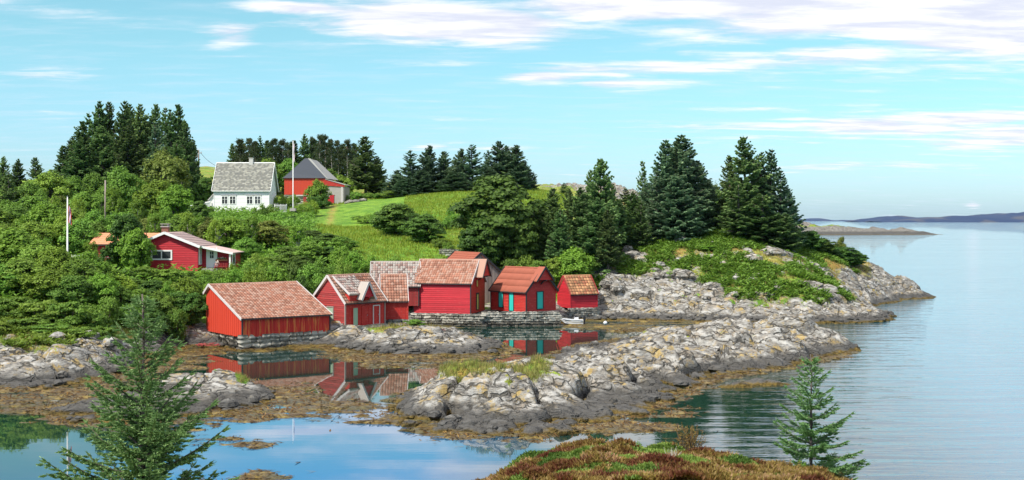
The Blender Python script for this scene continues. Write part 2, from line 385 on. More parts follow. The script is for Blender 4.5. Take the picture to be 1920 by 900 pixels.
# ------------------------------------------------------------------ the ground as one height function
# (px, distance, z, rock 0..1)  px only names the bearing; z in metres above the water
T = [
 # left shore
 (-260, 70, 0, 1), (-120, 71, 0, 1), (0, 71, 0, 1), (90, 71.5, 0, 1), (170, 75, 0, 1), (235, 82, 0, 1), (270, 90, 0, 1), (325, 95.5, 0, 1), (375, 95.5, -.1, 1),
 (-200, 77, 1.5, .9), (0, 76, 1.2, 1), (100, 76.5, 1.3, 1), (170, 79, 1.3, 1), (215, 84, 1.2, 1), (60, 81, 1.9, .3), (-100, 84, 2.3, .2), (150, 84, 2.0, .25), (225, 92, 2.0, .2),
 (310, 100, 1.5, .6), (350, 99, 1.1, .9), (0, 92, 3.4, 0), (130, 93, 3.3, 0), (250, 98, 3.2, 0), (-200, 95, 3.8, 0), (340, 104, 2.6, .1),
 (128, 105, 5.6, 0), (0, 105, 5.4, 0), (-200, 110, 6, 0), (300, 109, 4.3, 0), (400, 108, 3.3, 0), (420, 104, 2.2, .2), (450, 101, 1.2, .4), (520, 103, 1.3, .3),
 (180, 116, 5.3, 0), (270, 116, 5.1, 0), (370, 116, 5.1, 0), (440, 118, 5.1, 0), (170, 126, 5.9, 0), (300, 126, 5.9, 0), (440, 126, 6, 0),
 (455, 94.6, -.05, 1), (530, 95.6, -.05, 1), (612, 96.2, 0, 1), (640, 99.6, 1.1, .9), (705, 101.6, 1.1, .9), (760, 103.5, 1.15, .8),
 # islet in front of the middle boathouses
 (655, 93.5, 0, 1), (700, 90.8, 0, 1), (760, 89.6, 0, 1), (840, 89.2, 0, 1), (910, 90, 0, 1), (950, 92.5, 0, 1), (938, 97, 0, 1), (905, 103, 0, 1), (860, 108, 0, 1), (790, 112, .1, .9),
 (690, 95, .9, 1), (730, 93.5, 1.0, 1), (790, 93, 1.1, 1), (850, 93, .9, 1), (900, 93.5, .6, 1), (780, 98, 1.5, .05), (735, 99, 1.4, .1), (760, 97, 1.3, .2), (820, 99, 1.5, .3), (840, 97.5, 1.5, .8), (880, 98, .9, 1), (800, 104, .9, .6),
 # quay and village shore
 (778, 115.8, .2, 1), (850, 116.8, .1, 1), (935, 116.8, .05, 1), (1000, 117, .05, 1), (1045, 118, 0, 1), (1085, 121, 0, 1), (1120, 121.5, 0, 1), 
 (780, 119, 1, .9), (880, 119.5, .95, .9), (960, 121, 1.0, .7), (1040, 121.5, 1.0, .8), (1080, 124, 1.05, .8), (1120, 124.5, 1.1, .9), (840, 126, 1.3, .4), (930, 126, 1.4, .4), (1000, 127, 1.5, .2),
 (700, 112, 1.6, .4), (640, 108, 2.4, .1), (700, 119, 2.0, .1), (760, 122, 2.6, 0), (840, 131, 4.0, 0), (700, 128, 5.0, 0), (560, 115, 4.3, 0), (500, 112, 3.8, 0), (610, 121, 5.2, 0),
 (520, 126, 6.2, 0), (600, 133, 7.0, 0), (500, 150, 9.2, 0), (400, 145, 8.3, 0), (300, 145, 8.2, 0), (420, 165, 10.2, 0), (450, 179, 10.9, 0), (450, 186, 11.3, 0), (520, 180, 11, 0),
 (560, 190, 11.4, 0), (590, 203, 12.3, 0), (640, 203, 12.4, 0), (590, 214, 12.6, 0), (680, 207, 13.6, .2), (740, 210, 14.0, 0), (400, 195, 11.6, 0),
 (620, 150, 7.8, 0), (650, 165, 9.0, 0), (630, 180, 10.6, 0), (700, 180, 11.6, 0), (700, 195, 12.9, 0), (760, 192, 12.6, 0), (820, 196, 13.9, 0), (870, 200, 14.5, 0), (930, 205, 14.7, 0), (1010, 212, 15.1, 0), (1040, 215, 14.6, 0),
 (720, 150, 7.9, 0), (760, 165, 9.2, 0), (800, 178, 11.6, 0), (860, 182, 12.2, 0), (850, 168, 9.4, 0), (860, 158, 8.5, 0), (870, 145, 7.2, 0), (800, 145, 7.2, 0), (935, 136, 4.8, 0), (930, 150, 6.6, 0), (760, 135, 5.7, 0),
 (1000, 138, 5.0, 0), (1060, 138, 5.4, 0), (1040, 128, 2.7, .1), (1095, 128, 3.2, .3), (1100, 145, 6.4, 0), (1060, 165, 8.8, 0), (1000, 175, 10, 0), (1070, 190, 12, 0),
 # behind
 (1100, 235, 15.0, .3), (1160, 255, 17.7, 1), (1120, 262, 16.5, .8), (1200, 262, 15.5, .9), (1250, 240, 9, .5), (850, 228, 14.3, 0), (760, 225, 14, 0), (950, 230, 14.5, 0), (680, 232, 15.5, 0), (560, 235, 16.5, 0), (450, 235, 16.5, 0),
 (375, 265, 21.5, .4), (400, 280, 21.5, .4), (240, 215, 16.5, 0), (240, 240, 19, 0), (120, 225, 17.5, 0), (0, 225, 16, 0), (-150, 225, 15, 0), (320, 200, 13.5, 0), (120, 195, 13, 0), (0, 180, 11.5, 0), (-200, 180, 11, 0),
 (200, 165, 10.3, 0), (100, 145, 8.6, 0), (0, 135, 7.6, 0), (-200, 140, 8, 0), (280, 180, 11.6, 0), (350, 235, 17, 0),
 (-200, 320, 14, 0), (400, 330, 14, 0), (900, 320, 12, 0), (1150, 320, 10, 0), (600, 310, 15, 0),
 # headland
 (1150, 121.8, 0, 1), (1200, 121.3, 0, 1), (1300, 120, 0, 1), (1400, 119, 0, 1), (1500, 118.2, 0, 1), (1600, 118.8, 0, 1), (1655, 120.5, 0, 1), (1672, 124.5, 0, 1), (1660, 131, 0, 1), (1630, 139, 0, 1), (1650, 145, 0, 1), (1690, 153, 0, 1), (1745, 162.5, -.05, 1),
 (1720, 172, 0, 1), (1650, 185, 0, 1), (1560, 200, 0, 1), (1480, 215, 0, 1), (1400, 235, 0, 1), (1330, 260, 0, 1), (1290, 300, 0, 1),
 (1135, 126.5, 3.0, 1), (1125, 131, 4.8, 1), (1175, 125, 1.6, 1), (1160, 132, 4.3, .6), (1190, 140, 6.0, .5), (1230, 145, 7.2, .4), (1165, 145, 6.4, .1), (1250, 125.5, 1.9, 1), (1330, 124.5, 1.9, .75), (1420, 123.5, 2.0, .6), (1500, 122.5, 1.8, .65), (1580, 122.5, 1.5, 1), (1630, 124, 1.1, 1),
 (1250, 131, 3.8, .62), (1330, 130, 3.9, .34), (1420, 129, 3.9, .16), (1500, 128, 3.5, .22), (1570, 128, 2.8, .5), (1300, 137, 6.2, .36), (1400, 136, 6.1, .30), (1490, 136, 5.4, .32), (1550, 135, 3.9, .5),
 (1250, 148, 8.3, .2), (1300, 149, 8.8, .15), (1400, 147, 8.2, 0), (1450, 148, 7.2, 0), (1500, 147, 6.0, .05), (1560, 150, 5.2, .1), (1590, 147, 4.0, .6), (1600, 158, 4.7, .5), (1640, 158, 4.1, .9), (1690, 160, 2.3, 1), (1560, 165, 5.0, .1), (1620, 168, 3.2, 1),
 (1250, 160, 9, 0), (1350, 162, 8.6, 0), (1450, 162, 7.2, 0), (1500, 172, 5, .3), (1400, 180, 6.5, .2), (1300, 185, 7.5, 0), (1200, 190, 10, 0), (1350, 205, 4.5, .4), (1180, 215, 12.5, .3), (1210, 165, 9, 0),
]
SEA = [(-300, 62), (0, 64), (150, 66), (300, 70), (270, 80), (300, 86), (360, 89), (440, 89), (560, 86), (660, 84), (760, 82), (900, 82), (1000, 90), (980, 98), (960, 106), (930, 110), (1030, 112), (1100, 114), (1180, 114), (1300, 110), (1450, 108), (1600, 108), (1700, 112), (1760, 130), (1715, 138), (1850, 150), (1850, 175), (1780, 190), (1700, 210), (1650, 240), (1550, 270), (1450, 300), (1450, 340), (2000, 250), (2000, 120), (1300, 60), (600, 60)]
hp = []; hv = []
for (px, D, z, r) in T:
    hp.append(((px - 960) / F * D, D)); hv.append((z, r))
for (px, D) in SEA:
    hp.append(((px - 960) / F * D, D)); hv.append((-1.0 if D < 106 and px < 1050 else -2.0, 1))
HR = RBF(hp, hv)
def base_h(x, y):
    return HR(x, y)
def ground_full(x, y):
    o = base_h(x, y); z = o[..., 0]; r = np.clip(o[..., 1], 0, 1)
    r = np.clip(r + 1.1 * (fbm(x, y, 3.5, 3, 3) - .5) * sstep(r, .02, .3) * (1 - .6 * sstep(r, .8, 1)), 0, 1)
    d = rock_disp(x, y, .6, 2.0, .7, 1)
    amp = sstep(z, -.3, .5) * (.35 + .65 * sstep(z, .2, 1.5))
    quay = np.exp(-(((x - .0) / 9.5) ** 4)) * np.exp(-(((y - 121) / 6.5) ** 4))
    z2 = z + d * r * amp * 1.0 * (1 - .9 * quay) + (1 - r) * .5 * (fbm(x, y, 7, 3, 8) - .5) * sstep(z, .8, 3)
    return z2, r, z
def H(x, y):
    z, r, b = ground_full(np.array([float(x)]), np.array([float(y)])); return float(z[0])

def grid_mesh(name, xs, ys, fn, mat, zmin=-.6):
    Xg, Yg = np.meshgrid(xs, ys); z, grass, dry = fn(Xg, Yg)
    ny, nx = Xg.shape; idx = np.arange(nx * ny).reshape(ny, nx)
    q = np.stack([idx[:-1, :-1], idx[:-1, 1:], idx[1:, 1:], idx[1:, :-1]], -1).reshape(-1, 4)
    keep = z.ravel()[q].max(1) > zmin; q = q[keep]
    used = np.zeros(nx * ny, bool); used[q.ravel()] = True; remap = np.cumsum(used) - 1
    V = np.stack([Xg.ravel(), Yg.ravel(), z.ravel()], 1)[used]; q = remap[q]
    o = mesh_obj(name, V, q, mat, smooth=True)
    for an, arr in (('grass', grass), ('dry', dry)):
        a = o.data.attributes.new(an, 'FLOAT', 'POINT'); a.data.foreach_set('value', arr.ravel()[used].astype(np.float32))
    return o
def steps(*segs):
    """(start, end, step), joined"""
    out = []
    for a, b, s in segs: out += list(np.arange(a, b - 1e-6, s))
    out.append(segs[-1][1]); return np.array(out)
def fn_main(x, y):
    z, r, zb = ground_full(x, y)
    grass = 1 - r
    grass = np.where(zb < .7, 0, grass) * sstep(z, .5, 1.3)
    px = 960 + x / y * F
    dry = .22 + .28 * sstep(px, 800, 880) * sstep(y, 125, 140) * sstep(-y, -195, -180) + .35 * (1 - sstep(zb, 1.5, 4)) * sstep(-y, -108, -96) + .22 * sstep(px, 1080, 1150)
    dry = dry + .3 * sstep(y, 205, 225)
    pathd = np.abs(px - (618 - (y - 165) * -.25)) / 10
    dry = dry + .4 * np.exp(-pathd ** 2) * ((y > 160) & (y < 203))
    return z, grass, dry
ground = grid_mesh('ground', steps((-150, -45, 1.6), (-45, 62, .26), (62, 95, 1.5)), steps((62, 108, .24), (108, 166, .28), (166, 216, .7), (216, 340, 2.5)), fn_main, M['terrain'])
tag(ground, kind='structure')

# skerry: long low ridge of grey gneiss between the lagoon and the sea
SK = [(735, 59, .0), (728, 64, 0), (745, 69, 0), (800, 72, 0), (850, 76.5, 0), (905, 80, 0), (950, 84, 0), (1010, 89, 0), (1060, 94, 0), (1120, 99, 0), (1190, 103.5, 0), (1280, 106, 0), (1400, 107.5, 0), (1500, 107, 0), (1570, 103, 0), (1612, 94.6, 0),
 (1560, 89, 0), (1490, 83.5, 0), (1420, 80, 0), (1340, 76.5, 0), (1300, 72, 0), (1270, 68, 0), (1235, 64, 0), (1150, 59.5, .0), (1080, 57.5, 0), (1000, 56.5, 0), (900, 56.5, 0), (820, 57, 0),
 (780, 61, .35), (850, 60, .45), (900, 60, .45), (1000, 60, .4), (1080, 60.5, .25), (860, 64, 1.5), (930, 64, 1.6), (1000, 64.5, 1.5), (1060, 63, .7), (900, 71, 1.7), (970, 74, 1.0), (1060, 67, 1.3), (1130, 66, .4), (1150, 70, .9), (1200, 68, .3), (780, 66, 1.0),
 (820, 69, 1.2), (1050, 78, 1.1), (1100, 73, 1.3), (1180, 73, 1.4), (1250, 74, .6), (1120, 84, 1.1), (1180, 82, 1.4), (1240, 80, 1.3), (1310, 80, .8), (1050, 87, .45), (1160, 92, .95), (1240, 92, 1.3), (1310, 90, 1.6), (1380, 86, 1.1), (1390, 95, 1.6), (1450, 96, 2.15), (1440, 88, 1.3), (1510, 95, 1.75), (1560, 94, 1.0), (1500, 101, 1.2), (1390, 102, .8), (1270, 100, .7), (980, 82, .4), (1010, 80, .7),
 (700, 57, -1), (690, 66, -1), (740, 74, -1), (830, 80, -1), (900, 86, -1), (1000, 95, -1.2), (1100, 104, -1), (1200, 110, -1), (1400, 114, -1.5), (1550, 112, -1.5), (1640, 102, -1.5), (1660, 92, -1.5), (1580, 84, -1.2), (1480, 78, -1.2), (1400, 73, -1.2), (1340, 67, -1.2), (1260, 59, -1), (1150, 55, -1), (1050, 53, -1.2), (900, 52, -1), (800, 53, -1)]
SKR = RBF([((p - 960) / F * D, D) for p, D, z in SK], [z for p, D, z in SK])
def skerry_h(x, y):
    z = SKR(x, y)[..., 0]; d = rock_disp(x, y, -.55, 2.3, .75, 7)
    return z + d * sstep(z, -.3, .45) * (.45 + .55 * sstep(z, .1, 1.2)) * 1.05, z
def fn_sk(x, y):
    z, zb = skerry_h(x, y); px = 960 + x / y * F
    g = np.exp(-(((px - 925) / 95) ** 2)) * np.exp(-(((y - 68.5) / 4.0) ** 2)) * 1.5
    g = g + .7 * np.exp(-(((px - 1230) / 30) ** 2) - ((y - 98) / 4) ** 2) + .5 * np.exp(-(((px - 1010) / 60) ** 2) - ((y - 74) / 3) ** 2)
    g = g * sstep(z, .8, 1.4)
    return z, g, np.full(x.shape, .62)
skerry = grid_mesh('skerry', steps((-9, 5, .12), (5, 31, .16)), steps((53, 80, .14), (80, 114, .19)), fn_sk, M['terrain'], -.5)
tag(skerry, kind='structure')
# low islet behind the left spruce
IL = [(95, 61.5, 0), (60, 64, 0), (130, 67, 0), (220, 69, 0), (300, 72, 0), (350, 75, 0), (420, 76, 0), (480, 73, 0), (515, 70, 0), (505, 66, 0), (470, 63.5, 0), (400, 62, 0), (300, 60.5, 0), (200, 60, 0), (130, 60, 0),
 (150, 63.5, .6), (220, 64.5, .7), (300, 66, .6), (360, 69, 1.0), (400, 71, 1.15), (440, 70, 1.0), (480, 69, .6), (430, 66, .6), (360, 65, .6),
 (0, 62, -.8), (50, 69, -.8), (250, 74, -.8), (350, 79, -.8), (450, 80, -.8), (560, 72, -.9), (560, 64, -.9), (450, 59, -.9), (300, 57, -.9), (100, 57, -.9)]
ILR = RBF([((p - 960) / F * D, D) for p, D, z in IL], [z for p, D, z in IL])
def fn_il(x, y):
    zb = ILR(x, y)[..., 0]; d = rock_disp(x, y, .2, 1.8, .6, 21)
    z = zb + d * sstep(zb, -.3, .5) * .75; px = 960 + x / y * F
    g = 1.2 * np.exp(-(((px - 455) / 16) ** 2) - ((y - 71) / 2.2) ** 2) + .9 * np.exp(-(((px - 375) / 40) ** 2) - ((y - 74) / 1.5) ** 2)
    return z, g * sstep(z, .4, .9), np.full(x.shape, .35)
islet = grid_mesh('islet', np.arange(-28, -10, .14), np.arange(57, 80, .14), fn_il, M['terrain'], -.5); tag(islet, kind='structure')
# tiny reef off the skerry
def fn_reef(x, y):
    a = 1 - np.hypot((x - (-0 + (1440 - 960) / F * 74)) / 2.0, (y - 74.5) / .9)
    a = np.maximum(a, .8 - np.hypot((x - (1385 - 960) / F * 73) / 1.6, (y - 73.3) / .8))
    z = .42 * a + rock_disp(x, y, .2, .9, .4, 33) * .22 * sstep(a, -.3, .5) - .05
    return z, x * 0, x * 0
reef = grid_mesh('reef', np.arange(10, 19, .1), np.arange(71, 77.5, .1), fn_reef, M['terrain'], -.2); tag(reef, kind='structure')
# flat rock island out in the sound, with the far shore and its faint hills
def ridge_island(name, profile, D, depth, mat, nz, nseed, step):
    """profile: list of (px, ztop)"""
    pxs = np.array([p for p, z in profile], float); zs = np.array([z for p, z in profile], float)
    x0 = (pxs[0] - 960) / F * D; x1 = (pxs[-1] - 960) / F * D
    def fn(x, y):
        px = 960 + x / D * F; top = np.interp(px, pxs, zs)
        t = (y - D) / depth; prof = np.clip(np.sin(np.clip(t, 0, 1) * math.pi) ** .6, 0, 1) * (t > 0) * (t < 1)
        n = fbm(x, y, nz, 5, nseed) - .5
        z = (top * (.75 + .9 * n) + .6 * n * nz * .1) * prof - .5 * (1 - prof) - .3
        z = z + (rock_disp(x / 3, y / 3, .3, 2.5, .9, 44) * 1.6 * prof if D < 1000 else 0)
        return z, sstep(z, 3.5, 7) * 1.0 * sstep(fbm(x, y, nz * .7, 3, nseed + 4), .42, .6), np.full(x.shape, .5)
    return grid_mesh(name, np.arange(x0, x1, step), np.arange(D - depth * .05, D + depth * 1.05, step), fn, mat, -.45)
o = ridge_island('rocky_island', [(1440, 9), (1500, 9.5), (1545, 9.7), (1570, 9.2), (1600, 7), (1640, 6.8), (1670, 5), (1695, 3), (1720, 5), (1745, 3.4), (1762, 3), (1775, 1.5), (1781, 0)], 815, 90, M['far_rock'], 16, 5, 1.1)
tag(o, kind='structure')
mh, k, b, _ = newmat('far_moor_rock_haze_tint'); g = k.n('ShaderNodeNewGeometry')
k.link(k.mix(k.ramp(k.noise(g.outputs['Position'], .006, 4, .6), .52, .60), (.005, .022, .070), (.05, .055, .075)), b.inputs['Base Color']); b.inputs['Roughness'].default_value = .9  # blue of distance haze painted into the moor and rock colour
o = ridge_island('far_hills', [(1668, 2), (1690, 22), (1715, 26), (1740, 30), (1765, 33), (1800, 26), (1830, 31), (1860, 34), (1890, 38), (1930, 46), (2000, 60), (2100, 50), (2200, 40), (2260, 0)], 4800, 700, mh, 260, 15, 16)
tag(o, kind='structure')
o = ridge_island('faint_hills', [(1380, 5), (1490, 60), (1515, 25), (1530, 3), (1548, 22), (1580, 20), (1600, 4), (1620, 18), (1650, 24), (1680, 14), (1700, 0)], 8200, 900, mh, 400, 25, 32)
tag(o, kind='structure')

# air between here and the far shore
m = bpy.data.materials.new('sea_haze'); m.use_nodes = True; t_ = m.node_tree; t_.nodes.clear(); k = NT(t_)
pv = k.n('ShaderNodeVolumePrincipled'); pv.inputs['Color'].default_value = (.42, .62, 1.0, 1); pv.inputs['Density'].default_value = HAZE; pv.inputs['Anisotropy'].default_value = 0
ov_ = k.n('ShaderNodeOutputMaterial'); k.link(pv.outputs[0], ov_.inputs['Volume'])
g = MB(); g.box(-9000, 9000, -60, 10500, -7, 120)
if HAZE > 0: tag(g.build('haze', m), kind='stuff')

# near hill the photo was taken from
NH = [(960, 0, 8.3), (-900, 2, 8.0), (2900, 2, 8.0), (960, -20, 8.3), (960, 6, 7.9), (500, 8, 7.5), (1400, 8, 7.7), (270, 14, 5.5), (0, 14, 5.3), (600, 14, 6.2), (960, 12, 7.05), (1300, 12, 7.15), (1700, 12, 6.8), (0, 20, 3.8), (400, 20, 4.0), (700, 20, 4.9), (850, 20, 5.2),
 (960, 17, 6.35), (1200, 17, 6.5), (1500, 17, 6.35), (1800, 17, 5.5), (890, 21, 5.25), (905, 21, 5.50), (960, 21, 5.75), (1010, 21, 5.95), (1060, 21, 6.17), (1095, 21, 6.10), (1130, 21, 5.98), (1200, 21, 6.04), (1290, 21, 5.98), (1340, 21, 5.88), (1380, 21, 5.74), (1450, 21, 5.66), (1520, 21, 5.58), (1590, 21, 5.48), (1700, 21, 4.8), (1900, 21, 4.0),
 (960, 25, 3.9), (1200, 25, 4.2), (1500, 25, 3.8), (800, 25, 3.3), (400, 26, 2.3), (1800, 26, 2.2), (960, 33, 1.6), (1500, 33, 1.6), (300, 33, .8), (1900, 33, .6), (500, 38, 0), (960, 40, 0), (1500, 40, 0), (100, 37, 0), (1900, 38, 0), (900, 45, -2), (200, 44, -2), (1800, 45, -2)]
NR = RBF([((p - 960) / F * D if D > 1 else (p - 960) / 100, D) for p, D, z in NH], [z for p, D, z in NH])
def near_h(x, y):
    z = NR(x, y)[..., 0]
    return z + .16 * (fbm(x, y, 1.3, 3, 70) - .5) + .06 * (fbm(x, y, .3, 2, 71) - .5)
def fn_near(x, y):
    z = near_h(x, y); return z, np.full(x.shape, 1.0) * sstep(z, .5, 1.5), np.full(x.shape, .6)
near = grid_mesh('near_hillside', np.arange(-22, 26, .2), np.arange(-14, 44, .2), fn_near, M['terrain'], -.5); tag(near, kind='structure')

# seabed far below, then the water
seabed = mesh_obj('seabed', [(-30000, -3000, -6), (30000, -3000, -6), (30000, 40000, -6), (-30000, 40000, -6)], [(0, 1, 2, 3)], M['dark']); tag(seabed, kind='structure')
m, k, b, _ = newmat('sea_water'); g = k.n('ShaderNodeNewGeometry'); pos = g.outputs['Position']
sp = k.n('ShaderNodeSeparateXYZ'); k.link(pos, sp.inputs[0]); px_, py_ = sp.outputs[0], sp.outputs[1]
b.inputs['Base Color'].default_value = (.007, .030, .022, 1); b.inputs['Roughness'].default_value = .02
b.inputs['IOR'].default_value = 2.3
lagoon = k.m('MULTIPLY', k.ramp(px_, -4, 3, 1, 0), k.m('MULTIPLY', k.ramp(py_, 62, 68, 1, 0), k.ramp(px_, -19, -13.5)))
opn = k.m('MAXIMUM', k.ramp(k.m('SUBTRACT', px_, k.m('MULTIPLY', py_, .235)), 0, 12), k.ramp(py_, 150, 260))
wc = k.mix(lagoon, (.007, .030, .022), (.010, .095, .20)); wc = k.mix(opn, wc, (.045, .14, .20)); k.link(wc, b.inputs['Base Color'])  # sky blue and tree green of reflections put into the water colour by place
# open water to the right of the skerry line is rippled, the lagoon is still
side = k.m('SUBTRACT', px_, k.m('ADD', k.m('MULTIPLY', py_, .16), -1.0))
openw = k.m('MAXIMUM', k.ramp(side, -4, 9), k.ramp(py_, 165, 240))
n1_ = k.noise(k.mapping(pos, (.13, .75, 1), (0, 0, R(7))), 1.0, 3, .5, .3)
n2_ = k.noise(k.mapping(pos, (.6, 1.9, 1), (0, 0, R(-6))), 1.0, 3, .6, .2)
n3_ = k.noise(k.mapping(pos, (.03, .05, 1)), 1.0, 2, .5)
amp = k.m('ADD', k.m('MULTIPLY', openw, k.m('ADD', .30, k.m('MULTIPLY', n3_, .9))), .012)
fade = k.ramp(py_, 90, 700, .75, .8)
hgt = k.m('MULTIPLY', k.m('MULTIPLY', amp, fade), k.m('ADD', k.m('MULTIPLY', n1_, .16), k.m('MULTIPLY', n2_, .035)))
n4_ = k.noise(k.mapping(pos, (.006, .05, 1), (0, 0, R(4))), 1.0, 3, .5)
hgt = k.m('ADD', hgt, k.m('MULTIPLY', k.m('MULTIPLY', n4_, k.ramp(py_, 180, 700)), 1.6))
bp = k.n('ShaderNodeBump'); bp.inputs['Strength'].default_value = 1; bp.inputs['Distance'].default_value = 1
k.link(hgt, bp.inputs['Height']); k.link(bp.outputs[0], b.inputs['Normal'])
M['water'] = m
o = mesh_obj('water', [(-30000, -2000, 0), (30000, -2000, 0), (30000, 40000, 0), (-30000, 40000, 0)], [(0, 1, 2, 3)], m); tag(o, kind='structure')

# seaweed left bare and floating at low tide
SW = []
for px, py in [(50, 750), (0, 742), (-80, 745), (150, 775), (250, 795), (330, 690), (345, 668), (100, 742), (200, 715), (250, 680), (560, 725), (600, 745), (540, 750), (520, 700 + 35), (470, 792), (560, 768), (610, 785), (660, 768), (720, 760), (715, 790), (800, 812), (950, 818), (1100, 806), (1230, 800), (1255, 775), (1150, 770), (700, 692), (800, 696), (900, 682), (945, 668), (650, 672), (620, 662), (850, 692), (430, 826), (490, 836), (395, 832), (490, 893), (330, 720), (650, 790), (1060, 614), (380, 655), (360, 690), (400, 803), (870, 700), (1150, 612), (1300, 612), (1400, 622)]:
    SW.append((px, py, .14))
for px, py in [(40, 815), (-60, 800), (200, 850), (400, 872), (340, 845), (600, 832), (560, 800), (500, 808), (700, 880), (700, 838), (850, 850), (740, 700), (780, 700), (740, 735), (700, 745), (680, 735), (640, 712), (430, 690), (550, 695), (600, 682), (470, 668), (530, 664), (720, 722), (760, 712), (690, 722), (800, 722), (670, 708), (1000, 650), (960, 672), (1000, 672), (980, 630), (1060, 640), (1290, 735), (1330, 720), (1300, 790), (1400, 800), (1300, 850), (1200, 840), (1600, 700), (1110, 640), (1500, 740), (950, 850), (560, 870), (330, 870), (0, 880), (460, 710 - 8), (640, 700), (1200, 600), (390, 700), (1000, 618), (1000, 636), (1040, 658), (940, 642), (965, 656), (1090, 628), (430, 806)]:
    SW.append((px, py, -.16))
def wp(px, py):
    D = F * CAMZ / (py - HZ); return ((px - 960) / F * D, D)
SWR = RBF([wp(a, b_) for a, b_, c in SW], [c for a, b_, c in SW])
def fn_sw(x, y):
    z = SWR(x, y)[..., 0]; z = np.clip(z, -.3, .12)
    near_sh = np.clip(.25 - np.abs(np.maximum(base_h(x, y)[..., 0], np.maximum(SKR(x, y)[..., 0], ILR(x, y)[..., 0]))) * .45, -.3, .2)
    z = np.maximum(z, near_sh * 1.0 - .06) * .7
    z = z + .20 * (fbm(x, y, 1.1, 4, 80, .6) - .5) + .34 * (fbm(x * .22, y, .7, 4, 85, .6) - .5) - .07
    z = np.where(z > 0, np.minimum(z, .06 + .3 * z) + .05 * fbm(x, y, .35, 2, 88) * sstep(z, 0, .05), z)
    return z, x * 0, x * 0
m, k, b, _ = newmat('brown_seaweed'); g = k.n('ShaderNodeNewGeometry'); pos = g.outputs['Position']
na = k.noise(pos, 1.2, 6, .7); nb = k.noise(k.mapping(pos, (1, 1.6, 1)), 7, 5, .75, 1.0)
c_ = k.mix(k.ramp(nb, .38, .62), (.030, .020, .006), (.20, .125, .020)); c_ = k.mix(k.ramp(na, .48, .64), c_, (.27, .19, .038)); c_ = k.mix(k.m('MULTIPLY', k.ramp(k.noise(pos, .5, 4), .48, .6), .6), c_, (.055, .058, .016))
k.link(c_, b.inputs['Base Color']); b.inputs['Roughness'].default_value = .38; b.inputs['Specular IOR Level'].default_value = .5
bump(k, b, nb, .9, .12); M['weed'] = m
o = grid_mesh('seaweed', np.arange(-36, 26, .15), np.arange(46, 122, .17), fn_sw, m, -.03)
tag(o, 'brown seaweed bared and floating around the rocks at low tide', 'seaweed', kind='stuff')
# ------------------------------------------------------------------ buildings
def tile_roof(name, parent, p0, eu, ev, mat, tw=.24, tl=.32, hgt=.055, lift=.045, rows=None, seed=1, flat=False, stagger=False):
    """overlapping tiles laid from corner p0 along eave eu and upslope ev"""
    rnd = np.random.RandomState(seed)
    p0 = np.array(p0, float); eu = np.array(eu, float); ev = np.array(ev, float)
    Lu = np.linalg.norm(eu); Lv = np.linalg.norm(ev); u = eu / Lu; v = ev / Lv; n = np.cross(u, v)
    if n[2] < 0: n = -n
    nu = max(1, round(Lu / tw)); nv = max(1, round(Lv / tl)); du = Lu / nu; dv = Lv / nv; seg = 1 if flat else 4
    V = []; Fq = []; T_ = []; b = 0
    prof = [0, 0] if flat else [0, .55, 1, .75, 0]
    for j in range(nv):
        off = (du * .5 if (stagger and j % 2) else 0)
        for i in range(nu):
            t = rnd.rand(); jl = (rnd.rand() - .5) * .012; x0 = i * du + off
            if stagger and x0 + du > Lu + 1e-6: continue
            for s in range(seg + 1):
                xx = x0 + du * s / seg; z = prof[s] * hgt
                lo = p0 + u * xx + v * (j * dv - .02) + n * (z + lift + jl); hi = p0 + u * xx + v * ((j + 1) * dv) + n * (z + .004 + jl)
                lip = p0 + u * xx + v * (j * dv - .02) + n * (z * .3 - .012)
                V += [lo, hi, lip]
            for s in range(seg):
                a = b + s * 3; c = a + 3
                Fq += [(a, c, c + 1, a + 1), (a + 2, c + 2, c, a)]; T_ += [t, t]
            b += 3 * (seg + 1)
    # closed deck under the tiles
    th = .09
    V += [p0, p0 + eu, p0 + eu + ev, p0 + ev]; V += [q - n * th for q in (p0, p0 + eu, p0 + eu + ev, p0 + ev)]
    for q in ((0, 1, 2, 3), (4, 7, 6, 5), (0, 4, 5, 1), (1, 5, 6, 2), (2, 6, 7, 3), (3, 7, 4, 0)):
        Fq.append(tuple(b + i for i in q)); T_.append(.5)
    return mesh_obj(name, np.array(V), np.array(Fq), mat, parent, tint=T_)
